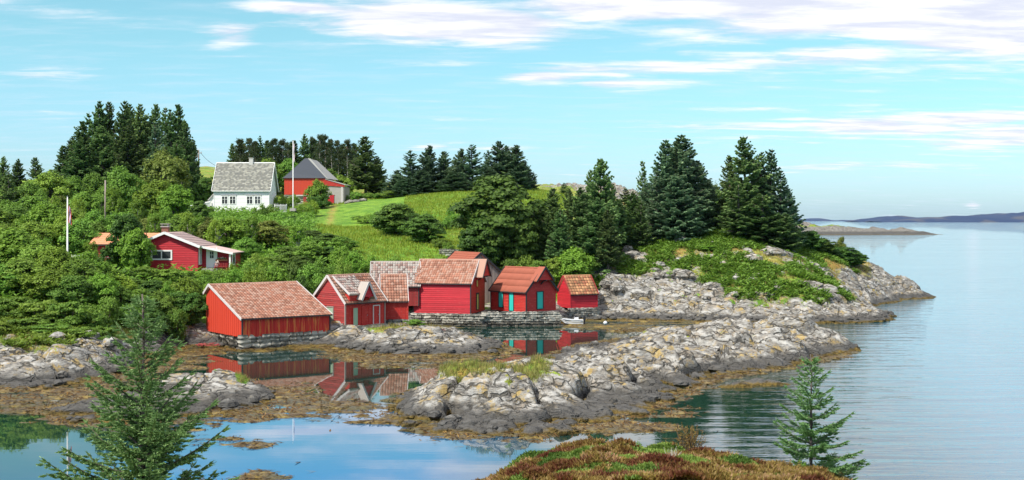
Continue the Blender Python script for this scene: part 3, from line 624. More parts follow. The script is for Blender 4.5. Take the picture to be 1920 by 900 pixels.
def board_wall(mb, o, du, width, top, bw=.16, horiz=True, z0=0, out=None, seed=0, tv=1.0):
    """boards on a wall from point o along unit du; top(s)->height; real laps"""
    rnd = random.Random(seed); o = Vector(o); du = Vector(du); out = Vector(out)
    if horiz:
        zmax = max(top(width * i / 40) for i in range(41)); nb = max(1, int((zmax - z0) / bw) + 1)
        for j in range(nb):
            a = z0 + j * bw; c = min(a + bw, zmax)
            N = 48
            def span(zv):
                ss = [width * i / N for i in range(N + 1) if top(width * i / N) >= zv - 1e-4]
                return (ss[0], ss[-1]) if ss else None
            s0 = span(a); s1 = span(c) or (s0 and ((s0[0] + s0[1]) / 2,) * 2)
            if not s0: continue
            t = .5 + (rnd.random() - .5) * tv
            mb.poly([o + du * s0[0] + Vector((0, 0, a)) + out * .045, o + du * s0[1] + Vector((0, 0, a)) + out * .045,
                     o + du * s1[1] + Vector((0, 0, c)) + out * .008, o + du * s1[0] + Vector((0, 0, c)) + out * .008], t)
            mb.poly([o + du * s0[0] + Vector((0, 0, a)) + out * .008, o + du * s0[1] + Vector((0, 0, a)) + out * .008,
                     o + du * s0[1] + Vector((0, 0, a)) + out * .045, o + du * s0[0] + Vector((0, 0, a)) + out * .03], t)
    else:
        n = max(1, round(width / bw)); d = width / n
        for i in range(n):
            t = .5 + (rnd.random() - .5) * tv; e = .012 if i % 2 else .028; g = .006
            a, c = i * d + g, (i + 1) * d - g; f = out * e
            zb = z0 - rnd.random() * .03
            mb.poly([o + du * a + f + Vector((0, 0, zb)), o + du * c + f + Vector((0, 0, zb)), o + du * c + f + Vector((0, 0, top(c))), o + du * a + f + Vector((0, 0, top(a)))], t)
            for q in (a, c):
                mb.poly([o + du * q + Vector((0, 0, zb)), o + du * q + f + Vector((0, 0, zb)), o + du * q + f + Vector((0, 0, top(q))), o + du * q + Vector((0, 0, top(q)))], t)
def house(name, label, cat, px, D, z0, th, L, W, he, hr, a=None, k=1.0, group=None, wall='red', wall_side=None, roof='tile', horiz=True, horiz_side=None,
          tw=.24, tl=.32, oh=.18, og=.18, trim='pale_wood', corner='black_wood', seed=1, bw=.16, flat=False, stagger=False, heb=None, hgt=.055, post=0, ridge=True):
    """gabled timber house; local x along the ridge, y away from the camera. heights above z0."""
    z0 = CAMZ - (CAMZ - z0) * k; D = D * k; L *= k; W *= k; he *= k; hr *= k
    if a is None: a = W / 2
    else: a *= k
    heb = (heb * k) if heb is not None else he
    org = P(px, D, z0); root = empty(name, org, R(th)); tag(root, label, cat, group)
    sf = (hr - he) / a; sb = (hr - heb) / (W - a)
    def topg(s): return min(he + sf * s, heb + sb * (W - s)) - .02
    hs = horiz if horiz_side is None else horiz_side
    mb = MB()
    board_wall(mb, (0, 0, 0), (1, 0, 0), L, lambda s: he, bw, horiz, out=(0, -1, 0), seed=seed)
    mb.poly([(0, 0, 0), (L, 0, 0), (L, 0, he), (0, 0, he)], .5)
    mb.poly([(0, W, 0), (L, W, 0), (L, W, heb), (0, W, heb)], .5)
    mb.poly([(0, 0, 0), (L, 0, 0), (L, W, 0), (0, W, 0)], .2)
    w1 = mb.build('wall', M[wall], root)
    for s_, x in ((-1, 0), (1, L)):
        g = MB(); board_wall(g, (x, 0, 0), (0, 1, 0), W, topg, bw, hs, out=(s_, 0, 0), seed=seed + 7 + s_)
        g.poly([(x, 0, 0), (x, W, 0), (x, W, heb), (x, a, hr - .02), (x, 0, he)], .5)
        g.build('gable_wall', M[wall_side or wall], root)
    nf = Vector((0, -sf, 1)).normalized() * .03
    x0, x1 = -og, L + og
    yf = -oh; zf = he - sf * oh + .05; yb = W + oh; zb = heb - sb * oh + .05; zr = hr + .05
    tile_roof('roof', root, (x0, yf, zf), (x1 - x0, 0, 0), (0, a - yf, zr - zf), M[roof], tw, tl, hgt=hgt, seed=seed, flat=flat, stagger=stagger)
    tile_roof('roof', root, (x0, yb, zb), (x1 - x0, 0, 0), (0, a - yb, zr - zb), M[roof], tw, tl, hgt=hgt, seed=seed + 1, flat=flat, stagger=stagger)
    if ridge:
        MB().tube([(x0 + .02, a, zr + .0), (x1 - .02, a, zr + .0)], [.09, .09], 8).build('ridge_capping', M[roof if roof not in ('slate',) else 'white_trim'], root)
    for x in (x0 - .025, x1 + .025):
        v = MB(); v.bar((x, yf - .03, zf - .02), (x, a, zr - .0), .05, .2, (0, 0, 1)); v.bar((x, yb + .03, zb - .02), (x, a, zr - .0), .05, .2, (0, 0, 1))
        v.build('bargeboard', M[trim], root)
    g = MB(); g.bar((x0 + .02, yf - .03, zf - .02), (x1 - .02, yf - .03, zf - .02), .04, .1); g.build('eave_board', M[trim if trim == 'white_trim' else 'black_wood'], root)
    for x in (-.045, L + .045):
        c = MB(); c.box(x - .05, x + .05, -.065, .045, -.04, he - .02); c.build('corner_board', M[corner], root)
    root['L'] = L; root['Wd'] = W; root['he'] = he
    return root
def frame_at(root, side, s, z):
    """local matrix for things on a wall: x along the wall, y outward, z up"""
    L, Wd = root['L'], root['Wd']
    if side == 'front': o = Vector((s, 0, z)); ax = Vector((1, 0, 0)); out = Vector((0, -1, 0))
    if side == 'left': o = Vector((0, s, z)); ax = Vector((0, 1, 0)); out = Vector((-1, 0, 0))
    if side == 'right': o = Vector((L, s, z)); ax = Vector((0, 1, 0)); out = Vector((1, 0, 0))
    return o, ax, out
def panel(mb, o, ax, out, w, h, d0, d1, t=.5):
    for_ = []
    for dd in (d0, d1):
        for sx, sz in ((0, 0), (1, 0), (1, 1), (0, 1)): for_.append(o + ax * (w * sx) + out * dd + Vector((0, 0, h * sz)))
    b = len(mb.v); mb.v += [tuple(p) for p in for_]
    for q in ((0, 1, 2, 3), (4, 5, 6, 7), (0, 1, 5, 4), (1, 2, 6, 5), (2, 3, 7, 6), (3, 0, 4, 7)): mb.f.append(tuple(b + i for i in q)); mb.t.append(t)
def door(root, side, s, z, w, h, mat, fr='black_wood', fw=.08, label=None, handle=True, boards=True):
    o, ax, out = frame_at(root, side, s, z)
    f = MB(); U = Vector((0, 0, 1))
    panel(f, o - ax * fw, ax, out, fw, h + fw, .0, .085); panel(f, o + ax * w, ax, out, fw, h + fw, .0, .085)
    panel(f, o + U * h, ax, out, w, fw, .0, .088); panel(f, o - ax * .02 - U * .05, ax, out, w + .04, .05, .0, .10)
    d = MB()
    n = max(2, round(w / .14)) if boards else 1
    for i in range(n): panel(d, o + ax * (w * i / n + .004), ax, out, w / n - .008, h, .0, .045 + .006 * (i % 2), .35 + .3 * random.random())
    do = d.build('door', M[mat], root)
    if label: do['label'] = label
    f.build('door_frame', M[fr], root)
    if handle:
        g = MB(); panel(g, o + ax * (w - .12) + U * (h * .48), ax, out, .03, .12, .05, .09); g.build('handle', M['metal'], do)
    return do
def window(root, side, s, z, w, h, nx=2, nz=2, fr='white_trim', fw=.07, deep=.05):
    o, ax, out = frame_at(root, side, s, z); U = Vector((0, 0, 1))
    p = MB(); panel(p, o, ax, out, w, h, .0, deep, random.random())
    wo_ = p.build('window', M['glass'], root)
    f = MB()
    panel(f, o - ax * fw - U * fw, ax, out, w + 2 * fw, fw, 0, deep + .04); panel(f, o - ax * fw + U * h, ax, out, w + 2 * fw, fw, 0, deep + .04)
    panel(f, o - ax * fw, ax, out, fw, h, 0, deep + .037); panel(f, o + ax * w, ax, out, fw, h, 0, deep + .037)
    for i in range(1, nx): panel(f, o + ax * (w * i / nx - fw * .35), ax, out, fw * .7, h, 0, deep + .03)
    for i in range(1, nz): panel(f, o + U * (h * (.62 if nz == 2 else i / nz) - .02), ax, out, w, .04, 0, deep + .026)
    f.build('frame', M[fr], wo_)
    return wo_
def hood(root, side, s0, s1, zb, zt, out_len, wallmat, trim, roofmat, seed=3):
    """projecting hoist gable over a wall: floor beam, boarded triangle, two little roof slopes, bargeboards"""
    o, ax, out = frame_at(root, side, s0, zb); U = Vector((0, 0, 1)); w = s1 - s0; h = zt - zb
    tip = o + ax * (w / 2) + U * h; g = MB()
    a0 = o + out * out_len; a1 = a0 + ax * w; at = a0 + ax * (w / 2) + U * h
    for j in range(4):
        f0, f1 = j / 4, (j + 1) / 4; t = random.random()
        q = [a0 + (at - a0) * f0, a1 + (at - a1) * f0, a1 + (at - a1) * f1, a0 + (at - a0) * f1]
        g.poly([q[0] + out * .045, q[1] + out * .045, q[2] + out * .01, q[3] + out * .01], t)
    g.poly([o, o + ax * w, a1, a0], .3)
    g.build('hoist_gable', M[wallmat], root)
    r = MB()
    for e0, sgn in ((o, -1), (o + ax * w, 1)):
        lo = e0 + ax * (sgn * .16) - U * (.16 * h / (w / 2)) - out * .3; hi = tip - out * .3; d_ = out * (out_len + .3 + .12)
        for dz in (.05, .13): r.poly([lo + U * dz, lo + d_ + U * dz, hi + d_ + U * dz, hi + U * dz], .5)
        r.poly([lo + U * .05, lo + d_ + U * .05, lo + d_ + U * .13, lo + U * .13], .5)
    r.build('hood_roof', M[roofmat], root)
    v = MB()
    for e0, sgn in ((a0, -1), (a1, 1)):
        lo = e0 + ax * (sgn * .18) - U * (.18 * h / (w / 2)) + out * .14
        v.bar(lo + U * .06, at + out * .14 + U * .09, .05, .17, out.cross(at - lo))
    v.build('bargeboard', M[trim], root)
    bmm = MB(); c = o + ax * (w / 2)
    bmm.bar(c - U * .45 , c + out * out_len * .9, .1, .1); bmm.bar(c - U * .05, c + out * (out_len + .2) - U * .05, .1, .12)
    bmm.build('hoist_beam', M[wallmat if trim != 'black_wood' else 'black_wood'], root)

def stones(mb, o, ax, out, width, h, thick, size, seed, dark_below=None):
    """dry-stone courses as irregular rounded blocks"""
    rnd = random.Random(seed); z = 0; U = Vector((0, 0, 1))
    while z < h:
        rh = size * rnd.uniform(.45, .9); s = rnd.uniform(-.2, 0)
        while s < width:
            sw = size * rnd.uniform(.7, 2.1); t = rnd.random(); c = Vector(o) + ax * (s + sw / 2) + U * (z + rh / 2) + out * rnd.uniform(-.08, .06)
            rad = (sw * .52, thick * .5, rh * .56); b = len(mb.v); sk = rnd.uniform(-.15, .15)
            for i in (-1, 0, 1):
                for j in (-1, 0, 1):
                    for q in (-1, 0, 1):
                        v = Vector((i, j, q)); l = v.length or 1; cnt = abs(i) + abs(j) + abs(q)
                        f = {0: 0, 1: 1, 2: .93, 3: .84}[cnt]
                        p = Vector((i * f, j * f, q * f)) + Vector((rnd.uniform(-.12, .12), rnd.uniform(-.12, .12), rnd.uniform(-.12, .12)))
                        mb.v.append(tuple(c + ax * (p.x * rad[0]) + out * (p.y * rad[1]) + U * (p.z * rad[2] + sk * p.x * rad[0])))
            def I(i, j, q): return b + (i + 1) * 9 + (j + 1) * 3 + (q + 1)
            for A_ in range(3):
                for sgn in (-1, 1):
                    for p_ in (-1, 0):
                        for r_ in (-1, 0):
                            ids = []
                            for (e, g) in ((0, 0), (1, 0), (1, 1), (0, 1)):
                                cc = [0, 0, 0]; cc[A_] = sgn; oth = [x for x in range(3) if x != A_]; cc[oth[0]] = p_ + e; cc[oth[1]] = r_ + g
                                ids.append(I(*cc))
                            mb.f.append(tuple(ids)); mb.t.append(t)
            s += sw * rnd.uniform(.95, 1.03)
        z += rh * .97
def stone_wall(name, label, pa, pb, z0, z1, thick, size, seed, cat='stone wall', group=None, mat='stone', dark=0):
    pa = Vector((pa.x, pa.y, z0)); pb = Vector((pb.x, pb.y, z0)); ax = (pb - pa); w_ = ax.length; ax.normalize(); out = Vector((ax.y, -ax.x, 0))
    root = empty(name, pa); tag(root, label, cat, group)
    if dark:
        mb = MB(); stones(mb, (0, 0, 0), ax, out, w_, dark, thick * 1.1, size, seed + 50); mb.build('tidal_courses', M['stone_dark'], root, True)
    mb = MB(); stones(mb, (0, 0, dark), ax, out, w_, z1 - z0 - dark, thick, size, seed); mb.build('stonework', M[mat], root, True)
    c = MB(); b0 = Vector((0, 0, 0)) - out * (thick * .12)
    for q in ([b0, b0 + ax * w_, b0 + ax * w_ + Vector((0, 0, z1 - z0 - .1)), b0 + Vector((0, 0, z1 - z0 - .1))],): c.poly(q, .2)
    c.build('packing', M['stone_dark'], root)
    return root

BH = 'red boathouses and sheds along the shore'
# A: broad low boathouse at the inner lagoon
A = house('boathouse', 'broad low red boathouse with bare orange streaks on its front boards, leftmost by the lagoon', 'boathouse', 455, 94.2, .97, 36, 7.4, 7.2, 1.42, 3.72, a=6.3, heb=3.1, group=BH,
          wall='stained', wall_side='orange_red', horiz=False, bw=.19, trim='pale_wood', seed=11, tw=.25, tl=.30)
for x, y in ((1.0, .4), (6.8, .4), (.3, 3.5), (.3, 6.6)): pl = MB(); pl.box(x - .1, x + .1, y - .1, y + .1, -.7, 0); pl.build('foundation_post', M['black_wood'], A)
# B: weathered boathouse with the hoist dormer
B = house('boathouse', 'worn dark red boathouse with a pale green gable door and a small hoist dormer', 'boathouse', 648, 100, 1.22, 47, 4.15, 4.3, 2.05, 4.1, group=BH,
          wall='red', wall_side='dark_red', horiz=False, horiz_side=True, trim='pale_wood', corner='grey_wood', seed=21, bw=.17)
door(B, 'left', 1.55, .06, .78, 1.5, 'sage', 'grey_wood', handle=False)
door(B, 'front', .75, .1, .5, 1.45, 'sage', 'red', handle=False)
door(B, 'front', 1.75, .1, .62, 1.5, 'red', 'red'); door(B, 'front', 2.95, .1, .6, 1.5, 'red', 'pale_wood')
dm = MB(); board_wall(dm, (.35, -.05, 1.95), (1, 0, 0), 2.1, lambda s: .72, .17, False, out=(0, -1, 0), seed=4)
dm.poly([(.35, -.05, 1.95), (.35, -.05, 2.67), (.35, .75, 2.74)], .5); dm.poly([(2.45, -.05, 1.95), (2.45, -.05, 2.67), (2.45, .75, 2.74)], .5); dm.build('dormer_wall', M['red'], B)
tile_roof('dormer_roof', B, (.25, -.22, 2.66), (2.3, 0, 0), (0, 2.25, 1.42), M['tile_grey'], .24, .32, seed=5)
MB().bar((.22, -.25, 2.66), (.22, 2.0, 4.08), .06, .16).build('bargeboard', M['pale_wood'], B)
hood(B, 'front', 1.25, 2.45, 2.45, 3.55, .65, 'crimson', 'pale_wood', 'tile_grey')
# B2: plain shed on the right of it
B2 = house('boathouse', 'plain red boathouse of upright boards under clay tiles, joined to the hoist dormer one', 'boathouse', 716, 104.3, 1.42, 8, 2.15, 4.6, 1.72, 3.75, group=BH, wall='red', horiz=False, seed=31, bw=.15, trim='pale_wood', corner='red', og=.08)
# C: behind
Cc = house('boathouse', 'half hidden boathouse with grey lichened tiles, behind the joined pair', 'boathouse', 697, 112.5, 2.1, 4, 4.25, 4.6, 1.85, 3.9, k=1.05, group=BH, wall='dark_red', roof='tile_grey', horiz=False, seed=41)
# D: tall crimson boathouse
kD = 1.085
Dd = house('boathouse', 'tall crimson clapboard boathouse on the quay with a narrow gable door and projecting hoist', 'boathouse', 776, 109.45, 1.71, -15, 5.25, 4.5, 2.72, 4.62, k=kD, group=BH, wall='crimson', wall_side='red', seed=51, trim='pale_wood', bw=.19)
door(Dd, 'right', 2.0, .28, .6, 1.45, 'lime', 'black_wood', handle=False, fw=.16); window(Dd, 'right', 1.9, 2.5, .55, .62, 1, 1, fr='red')['label'] = 'small yellow green hatch'
Dd.children[-1].data.materials[0] = M['lime']
hood(Dd, 'right', 1.15, 3.75, 3.55, 5.05, .85, 'red', 'black_wood', 'tile')
for x in (.9, 1.3): pp = MB(); pp.box(x - .07, x + .07, .2, .34, -.75, 0); pp.build('support_post', M['dark_red'], Dd)
# E: behind D, grey boards
E = house('boathouse', 'unpainted grey board boathouse with rust red roof, tucked behind the tall crimson one', 'boathouse', 815, 119.15, 1.9, -60, 5, 4.6, 3.0, 4.9, k=kD, group=BH, wall='dark_red', wall_side='grey_wood', roof='tile_smooth', horiz=True, horiz_side=False, trim='black_wood', corner='grey_wood', seed=61, bw=.2, hgt=.05, tw=.3)
# F: with turquoise doors
Ff = house('boathouse', 'bright red clapboard boathouse with three turquoise doors and smooth rusty roof', 'boathouse', 921.5, 111.6, 1.82, -45, 4.4, 3.85, 1.85, 3.8, k=kD, group=BH, wall='red', roof='tile_smooth', seed=71, trim='black_wood', tw=.5, tl=.8, hgt=.012, bw=.15)
door(Ff, 'front', 1.1, .35, .55, 1.5, 'teal', handle=False); door(Ff, 'front', 2.55, .06, .55, 1.75, 'teal', handle=False); door(Ff, 'right', 1.5, .25, .78, 1.62, 'teal', fw=.1, handle=False)
hood(Ff, 'right', 1.0, 3.1, 3.05, 4.2, .55, 'red', 'black_wood', 'tile_smooth')
# G: small one
G_ = house('boathouse', 'small wine red shed with ochre tiles, rightmost beside the rocky headland', 'boathouse', 1070.5, 112, 1.92, 24, 2.65, 2.8, 1.36, 2.85, k=1.09, group=BH, wall='crimson', roof='tile_yellow', seed=81, trim='dark_red', corner='crimson', og=.1, tl=.36, tw=.3)

# stone quays and foundations
def lp(root, x, y): 
    m_ = Matrix.Rotation(root.rotation_euler.z, 4, 'Z'); v = m_ @ Vector((x, y, 0)); return Vector((root.location.x + v.x, root.location.y + v.y, 0))
QG = 'dry stone foundations and quays'
stone_wall('stone_foundation', 'rough rounded stones carrying the front of the low streaked boathouse', lp(A, -.1, .25), lp(A, 7.6, .25), -.35, .93, .7, .5, 5, 'foundation', QG, dark=.5)
stone_wall('stone_foundation', 'rough stones under the orange red gable of the low streaked boathouse', lp(A, .35, 7.4), lp(A, .35, 1.9), -.3, .92, .6, .5, 6, 'foundation', QG, dark=.5)
stone_wall('stone_foundation', 'lichened stones under the hoist dormer boathouse', lp(B, -.4, -.15), lp(B, 4.3, -.15), .2, 1.2, .6, .38, 8, 'foundation', QG)
stone_wall('stone_foundation', 'stones below the pale green gable door', lp(B, -.15, 4.3), lp(B, -.15, -.1), .3, 1.2, .5, .38, 9, 'foundation', QG)
stone_wall('stone_foundation', 'stones under the plain red boathouse beside the islet', lp(B2, -.2, .1), lp(B2, 2.4, .1), .3, 1.38, .5, .38, 10, 'foundation', QG)
stone_wall('stone_quay', 'long dry stone quay under the tall crimson boathouse', P(772, 116.4, 0), P(905, 114.9, 0), -.3, 1.02, .7, .34, 12, 'quay', QG, dark=.55)
stone_wall('stone_quay', 'dry stone quay below the boathouse with turquoise doors', P(903, 115.2, 0), P(1046, 115.9, 0), -.3, 1.08, .7, .34, 13, 'quay', QG, dark=.55)
stone_wall('stone_foundation', 'loose stones under the small wine red shed', lp(G_, -.2, -.1), lp(G_, 3.0, -.1), .3, 1.12, .6, .32, 14, 'foundation', QG)
stone_wall('field_wall', 'mossy dry stone field wall running above the boathouse roofs', P(828, 139, 0), P(906, 134, 0), 5.9, 6.6, .6, .35, 15, 'stone wall')

# cottage ------------------------------------------------------------------
z0 = 5.25
root = empty('cottage', P(262, 117, z0)); tag(root, 'low red cottage with white trim, orange wing and brick chimney among the trees', 'cottage')
Lg = (371 - 262) / F * 117; root['L'] = Lg; root['Wd'] = 5.0
xr = (310 - 262) / F * 117; hL, hR, hT = 2.45, 2.25, 3.45
def topc(s): return hT - (hT - hL) * (xr - s) / xr if s < xr else hT - (hT - hR) * (s - xr) / (Lg - xr)
mb = MB(); board_wall(mb, (0, 0, 0), (1, 0, 0), Lg, topc, .17, True, z0=-.5, out=(0, -1, 0), seed=3, tv=.6)
mb.poly([(0, 0, -.5), (Lg, 0, -.5), (Lg, 0, hR), (xr, 0, hT), (0, 0, hL)])
for x in (0, Lg): mb.poly([(x, 0, -.5), (x, 5, -.5), (x, 5, hR if x else hL), (x, 0, hR if x else hL)])
mb.build('wall', M['crimson'], root)
def slab(name, parent, pts, mat, th=.1, t=.5):
    g = MB(); a_ = [Vector(p) for p in pts]; n = (a_[1] - a_[0]).cross(a_[2] - a_[0]).normalized()
    if n.z < 0: n = -n
    lo = [p - n * th for p in a_]; g.poly(a_, t); g.poly(lo[::-1], t)
    for i in range(len(a_)): j = (i + 1) % len(a_); g.poly([a_[i], lo[i], lo[j], a_[j]], t)
    return g.build(name, mat, parent)
e = .28; sl = (hT - hR) / (Lg - xr); slL = (hT - hL) / xr
tile_roof('roof', root, (Lg + e, -.35, hR - sl * e + .08), (0, 6.6, 0), (-(Lg + e - xr), 0, hT - hR + sl * e), M['tile_pink'], .3, .4, seed=8, hgt=.03)
tile_roof('roof', root, (-e, -.35, hL - slL * e + .08), (0, 6.6, 0), (xr + e, 0, hT - hL + slL * e), M['tile_pink'], .3, .4, seed=9, hgt=.03)
v = MB(); v.bar((-e, -.38, hL - slL * e + .02), (xr, -.38, hT + .06), .05, .24); v.bar((xr, -.385, hT + .06), (Lg + e, -.385, hR - sl * e + .02), .05, .24); v.build('bargeboard', M['white_trim'], root)
window(root, 'front', (286 - 262) / F * 117, 1.05, 1.75, .68, 2, 1, fw=.14)
# entrance annex
x1 = Lg; x2 = (434 - 960) / F * 118.3 - root.location.x; yA = 1.3
mb = MB(); board_wall(mb, (x1, yA, 0), (1, 0, 0), x2 - x1, lambda s: 2.12 - s * .17, .17, True, z0=-.4, out=(0, -1, 0), seed=5, tv=.6)
mb.poly([(x1, yA, -.4), (x2, yA, -.4), (x2, yA, 1.6), (x1, yA, 2.1)]); mb.poly([(x2, yA, -.4), (x2, yA + 4, -.4), (x2, yA + 4, 1.6), (x2, yA, 1.6)]); mb.build('annex_wall', M['crimson'], root)
slab('annex_roof', root, [(x1 - .05, .15, 2.28), (x2 + .35, .15, 1.60), (x2 + .35, 5.4, 1.60), (x1 - .05, 5.4, 2.28)], M['tile_pink'])
v = MB(); v.bar((x1 + .1, .11, 2.20), (x2 + .4, .11, 1.52), .05, .2); v.build('bargeboard', M['white_trim'], root)
g = MB(); g.box(x2 + .0, x2 + .14, .3, .44, -.3, 1.55); g.build('porch_post', M['white_trim'], root)
d = MB(); dx0 = x1 + .62
d.box(dx0, dx0 + .82, yA - .09, yA - .03, .12, 1.98, .5); dd_ = d.build('door', M['white'], root); dd_['label'] = 'white entrance door with a small paned window'
g = MB(); g.box(dx0 + .24, dx0 + .58, yA - .12, yA - .09, 1.05, 1.68, .3); gw = g.build('door_window', M['glass'], dd_)
g = MB(); g.box(dx0 + .395, dx0 + .425, yA - .135, yA - .12, 1.05, 1.68); g.box(dx0 + .24, dx0 + .58, yA - .136, yA - .121, 1.35, 1.38)
g.build('glazing_bar', M['white_trim'], dd_)
g = MB(); g.box(dx0 - .12, dx0, yA - .12, yA - .02, .0, 2.1); g.box(dx0 + .82, dx0 + .94, yA - .12, yA - .02, .0, 2.06); g.build('door_frame', M['white_trim'], root)
g = MB(); g.box(x1 - .02, x1 + .05, .35, 1.1, .55, 1.9, .6); gw = g.build('window', M['glass'], root)
g = MB(); g.box(x1 - .01, x1 + .10, .28, .36, .45, 2.0); g.box(x1 - .01, x1 + .10, 1.08, 1.16, .45, 2.0); g.box(x1 - .01, x1 + .09, .36, 1.08, .45, .55); g.box(x1 - .01, x1 + .09, .36, 1.08, 1.9, 2.0); g.box(x1 - .01, x1 + .09, .68, .74, .55, 1.9); g.build('frame', M['white_trim'], gw)
g = MB(); g.box(x2 + .01, x2 + .06, yA + .2, yA + 1.2, .45, 1.35, .6); gw = g.build('window', M['glass'], root); g = MB(); g.box(x2 + .0, x2 + .09, yA + .1, yA + .2, .35, 1.45); g.box(x2, x2 + .088, yA + 1.2, yA + 1.3, .35, 1.45); g.box(x2, x2 + .085, yA + .19, yA + 1.21, .35, .45); g.box(x2, x2 + .085, yA + .19, yA + 1.21, 1.35, 1.45); g.build('frame', M['white_trim'], gw)
g = MB(); g.box(dx0 - .3, dx0 + 1.2, .1, yA, -.3, .08); g.build('doorstep', M['concrete'], root)
# orange roofed wing behind and left
wx0 = (173 - 960) / F * 122 - root.location.x; wy = 5.0; wz = .5; wh = 1.95; wr = 3.15; wx1 = 1.6
mb = MB(); board_wall(mb, (wx0, wy, 0), (1, 0, 0), wx1 - wx0, lambda s: wz + wh - .1, .17, True, z0=0.0, out=(0, -1, 0), seed=6, tv=.6)
mb.poly([(wx0, wy, 0), (wx1, wy, 0), (wx1, wy, wz + wh - .1), (wx0, wy, wz + wh - .1)]); mb.poly([(wx0, wy, 0), (wx0, wy + 5, 0), (wx0, wy + 5, wz + wh - .1), (wx0, wy + 2.5, wr), (wx0, wy, wz + wh - .1)])
mb.build('wing_wall', M['crimson'], root)
tile_roof('wing_roof', root, (wx0 - .25, wy - .4, 2.32), (xr + .2 - wx0, 0, 0), (0, 2.9, 1.08), M['tile_orange'], .5, .5, seed=4, hgt=.02)
tile_roof('wing_roof', root, (wx0 - .25, wy + 5.4, 2.32), (xr + .2 - wx0, 0, 0), (0, -2.9, 1.08), M['tile_orange'], .5, .5, seed=4, hgt=.02)
g = MB(); g.bar((wx0 - .25, wy - .43, 2.25), (wx1, wy - .43, 2.25), .05, .12); g.build('eave_board', M['black_wood'], root)
chx = (312 - 960) / F * 122 - root.location.x
g = MB(); g.box(chx - .32, chx + .32, 4.4, 5.0, 2.9, 4.1, .5); ch = g.build('chimney', M['brick'], root)
g = MB(); g.box(chx - .4, chx + .4, 4.3, 5.1, 4.02, 4.12); g.box(chx - .3, chx - .22, 4.4, 5.0, 4.12, 4.3); g.box(chx + .22, chx + .3, 4.4, 5.0, 4.12, 4.3); g.box(chx - .42, chx + .42, 4.28, 5.12, 4.3, 4.36); g.build('chimney_cap', M['concrete'], ch)
# flower box on the annex wall
fb = empty('flower_box', root.location + Vector((x1 + 2.0, yA - .22, .78))); tag(fb, 'hanging flower box on the red wall right of the white cottage door', 'flower box')
g = MB(); g.box(-.55, .55, -.1, .14, 0, .16); g.build('planter', M['pot'], fb)
def leafball(name, parent, c, r, n, mat, size, seed):
    rg = np.random.RandomState(seed); d_ = rg.normal(size=(n, 3)); d_ /= np.linalg.norm(d_, axis=1)[:, None]; p = np.array(c) + d_ * np.array(r) * (.55 + .45 * rg.rand(n, 1))
    a = rg.normal(size=(n, 3)); a /= np.linalg.norm(a, axis=1)[:, None]; b_ = np.cross(a, d_); b_ /= (np.linalg.norm(b_, axis=1)[:, None] + 1e-6)
    s_ = size * (.6 + .8 * rg.rand(n, 1)); V = np.stack([p - a * s_, p + b_ * s_ * .6, p + a * s_, p - b_ * s_ * .6], 1).reshape(-1, 3)
    return mesh_obj(name, V, np.arange(n * 4).reshape(-1, 4), mat, parent, tint=rg.rand(n))
leafball('foliage', fb, (0, 0, .2), (.55, .14, .12), 160, M['leaf_light'], .06, 3); leafball('blossom', fb, (0, -.06, .3), (.5, .12, .1), 60, M['petal'], .05, 4)
pt = empty('potted_plant', root.location + Vector((x1 + 1.75, .5, -.05))); tag(pt, 'potted plant with pale flowers on the ground below the flower box', 'potted plant')
MB().tube([(0, 0, 0), (0, 0, .3)], [.13, .19], 10).build('pot', M['pot'], pt); leafball('blossom', pt, (0, 0, .6), (.2, .2, .3), 90, M['petal'], .06, 5)
bn = empty('garden_bench', root.location + Vector((x2 - .8, .5, -.15))); tag(bn, 'dark red slatted garden bench at the right end of the cottage', 'bench')
g = MB()
for i in range(8): g.box(-.6 + i * .16, -.54 + i * .16, -.05, 0, 0, .75)
g.build('backrest', M['dark_red'], bn); g = MB(); g.box(-.62, .62, -.4, 0, .38, .42); g.build('seat', M['dark_red'], bn)
for x in (-.58, .55):
    g = MB(); g.box(x, x + .06, -.38, -.32, 0, .38); g.build('leg', M['dark_red'], bn)
# terrace left of the cottage
tr = empty('terrace_table', P(196, 118, H(P(196, 118, 0).x, 118) + .0)); tag(tr, 'dark wooden terrace table in front of the red wing', 'table')
g = MB(); g.box(-1.6, 1.6, -.5, .5, .95, 1.03, .5); g.build('table_top', M['grey_wood'], tr)
for x in (-1.5, 1.4):
    for y in (-.4, .35):
        g = MB(); g.box(x, x + .1, y, y + .1, 0, .95); g.build('leg', M['black_wood'], tr)
def picket(name, label, pa, pb, za, zb, h, mat, step=.14, cat='fence', group=None, gap=.4, solid=False):
    pa = Vector((pa.x, pa.y, za)); pb = Vector((pb.x, pb.y, zb)); r = empty(name, pa); tag(r, label, cat, group); v = pb - pa; L_ = v.length; d_ = v.normalized(); n = max(2, int(L_ / step))
    g = MB(); f = .46 if not solid else .5
    for i in range(n):
        c = d_ * (i + .5) * step; g.bar(c + Vector((0, 0, .05)), c + Vector((0, 0, h)), step * f * 1.9 * (1 - gap * .5), .03, d_)
    g.build('pickets', M[mat], r)
    for zz in (.25, h - .2):
        g = MB(); g.bar(Vector((0, .04, zz)), v + Vector((0, .04, zz)), .05, .08); g.build('rail', M[mat], r)
    q = MB(); m_ = max(2, int(L_ / 2))
    for i in range(m_ + 1):
        g = MB(); c = v * (i / m_); g.bar(c + Vector((0, .1, -.3)), c + Vector((0, .1, h + .03)), .09, .09); g.build('post', M[mat], r)
    return r
def gz(px, D): p = P(px, D, 0); return H(p.x, p.y)
picket('balustrade', 'white terrace railing left of the red cottage', P(134, 119, 0), P(175, 119, 0), CAMZ - (492 - HZ) * 119 / F, CAMZ - (492 - HZ) * 119 / F, .72, 'white_trim', .12, 'railing', gap=1.0)

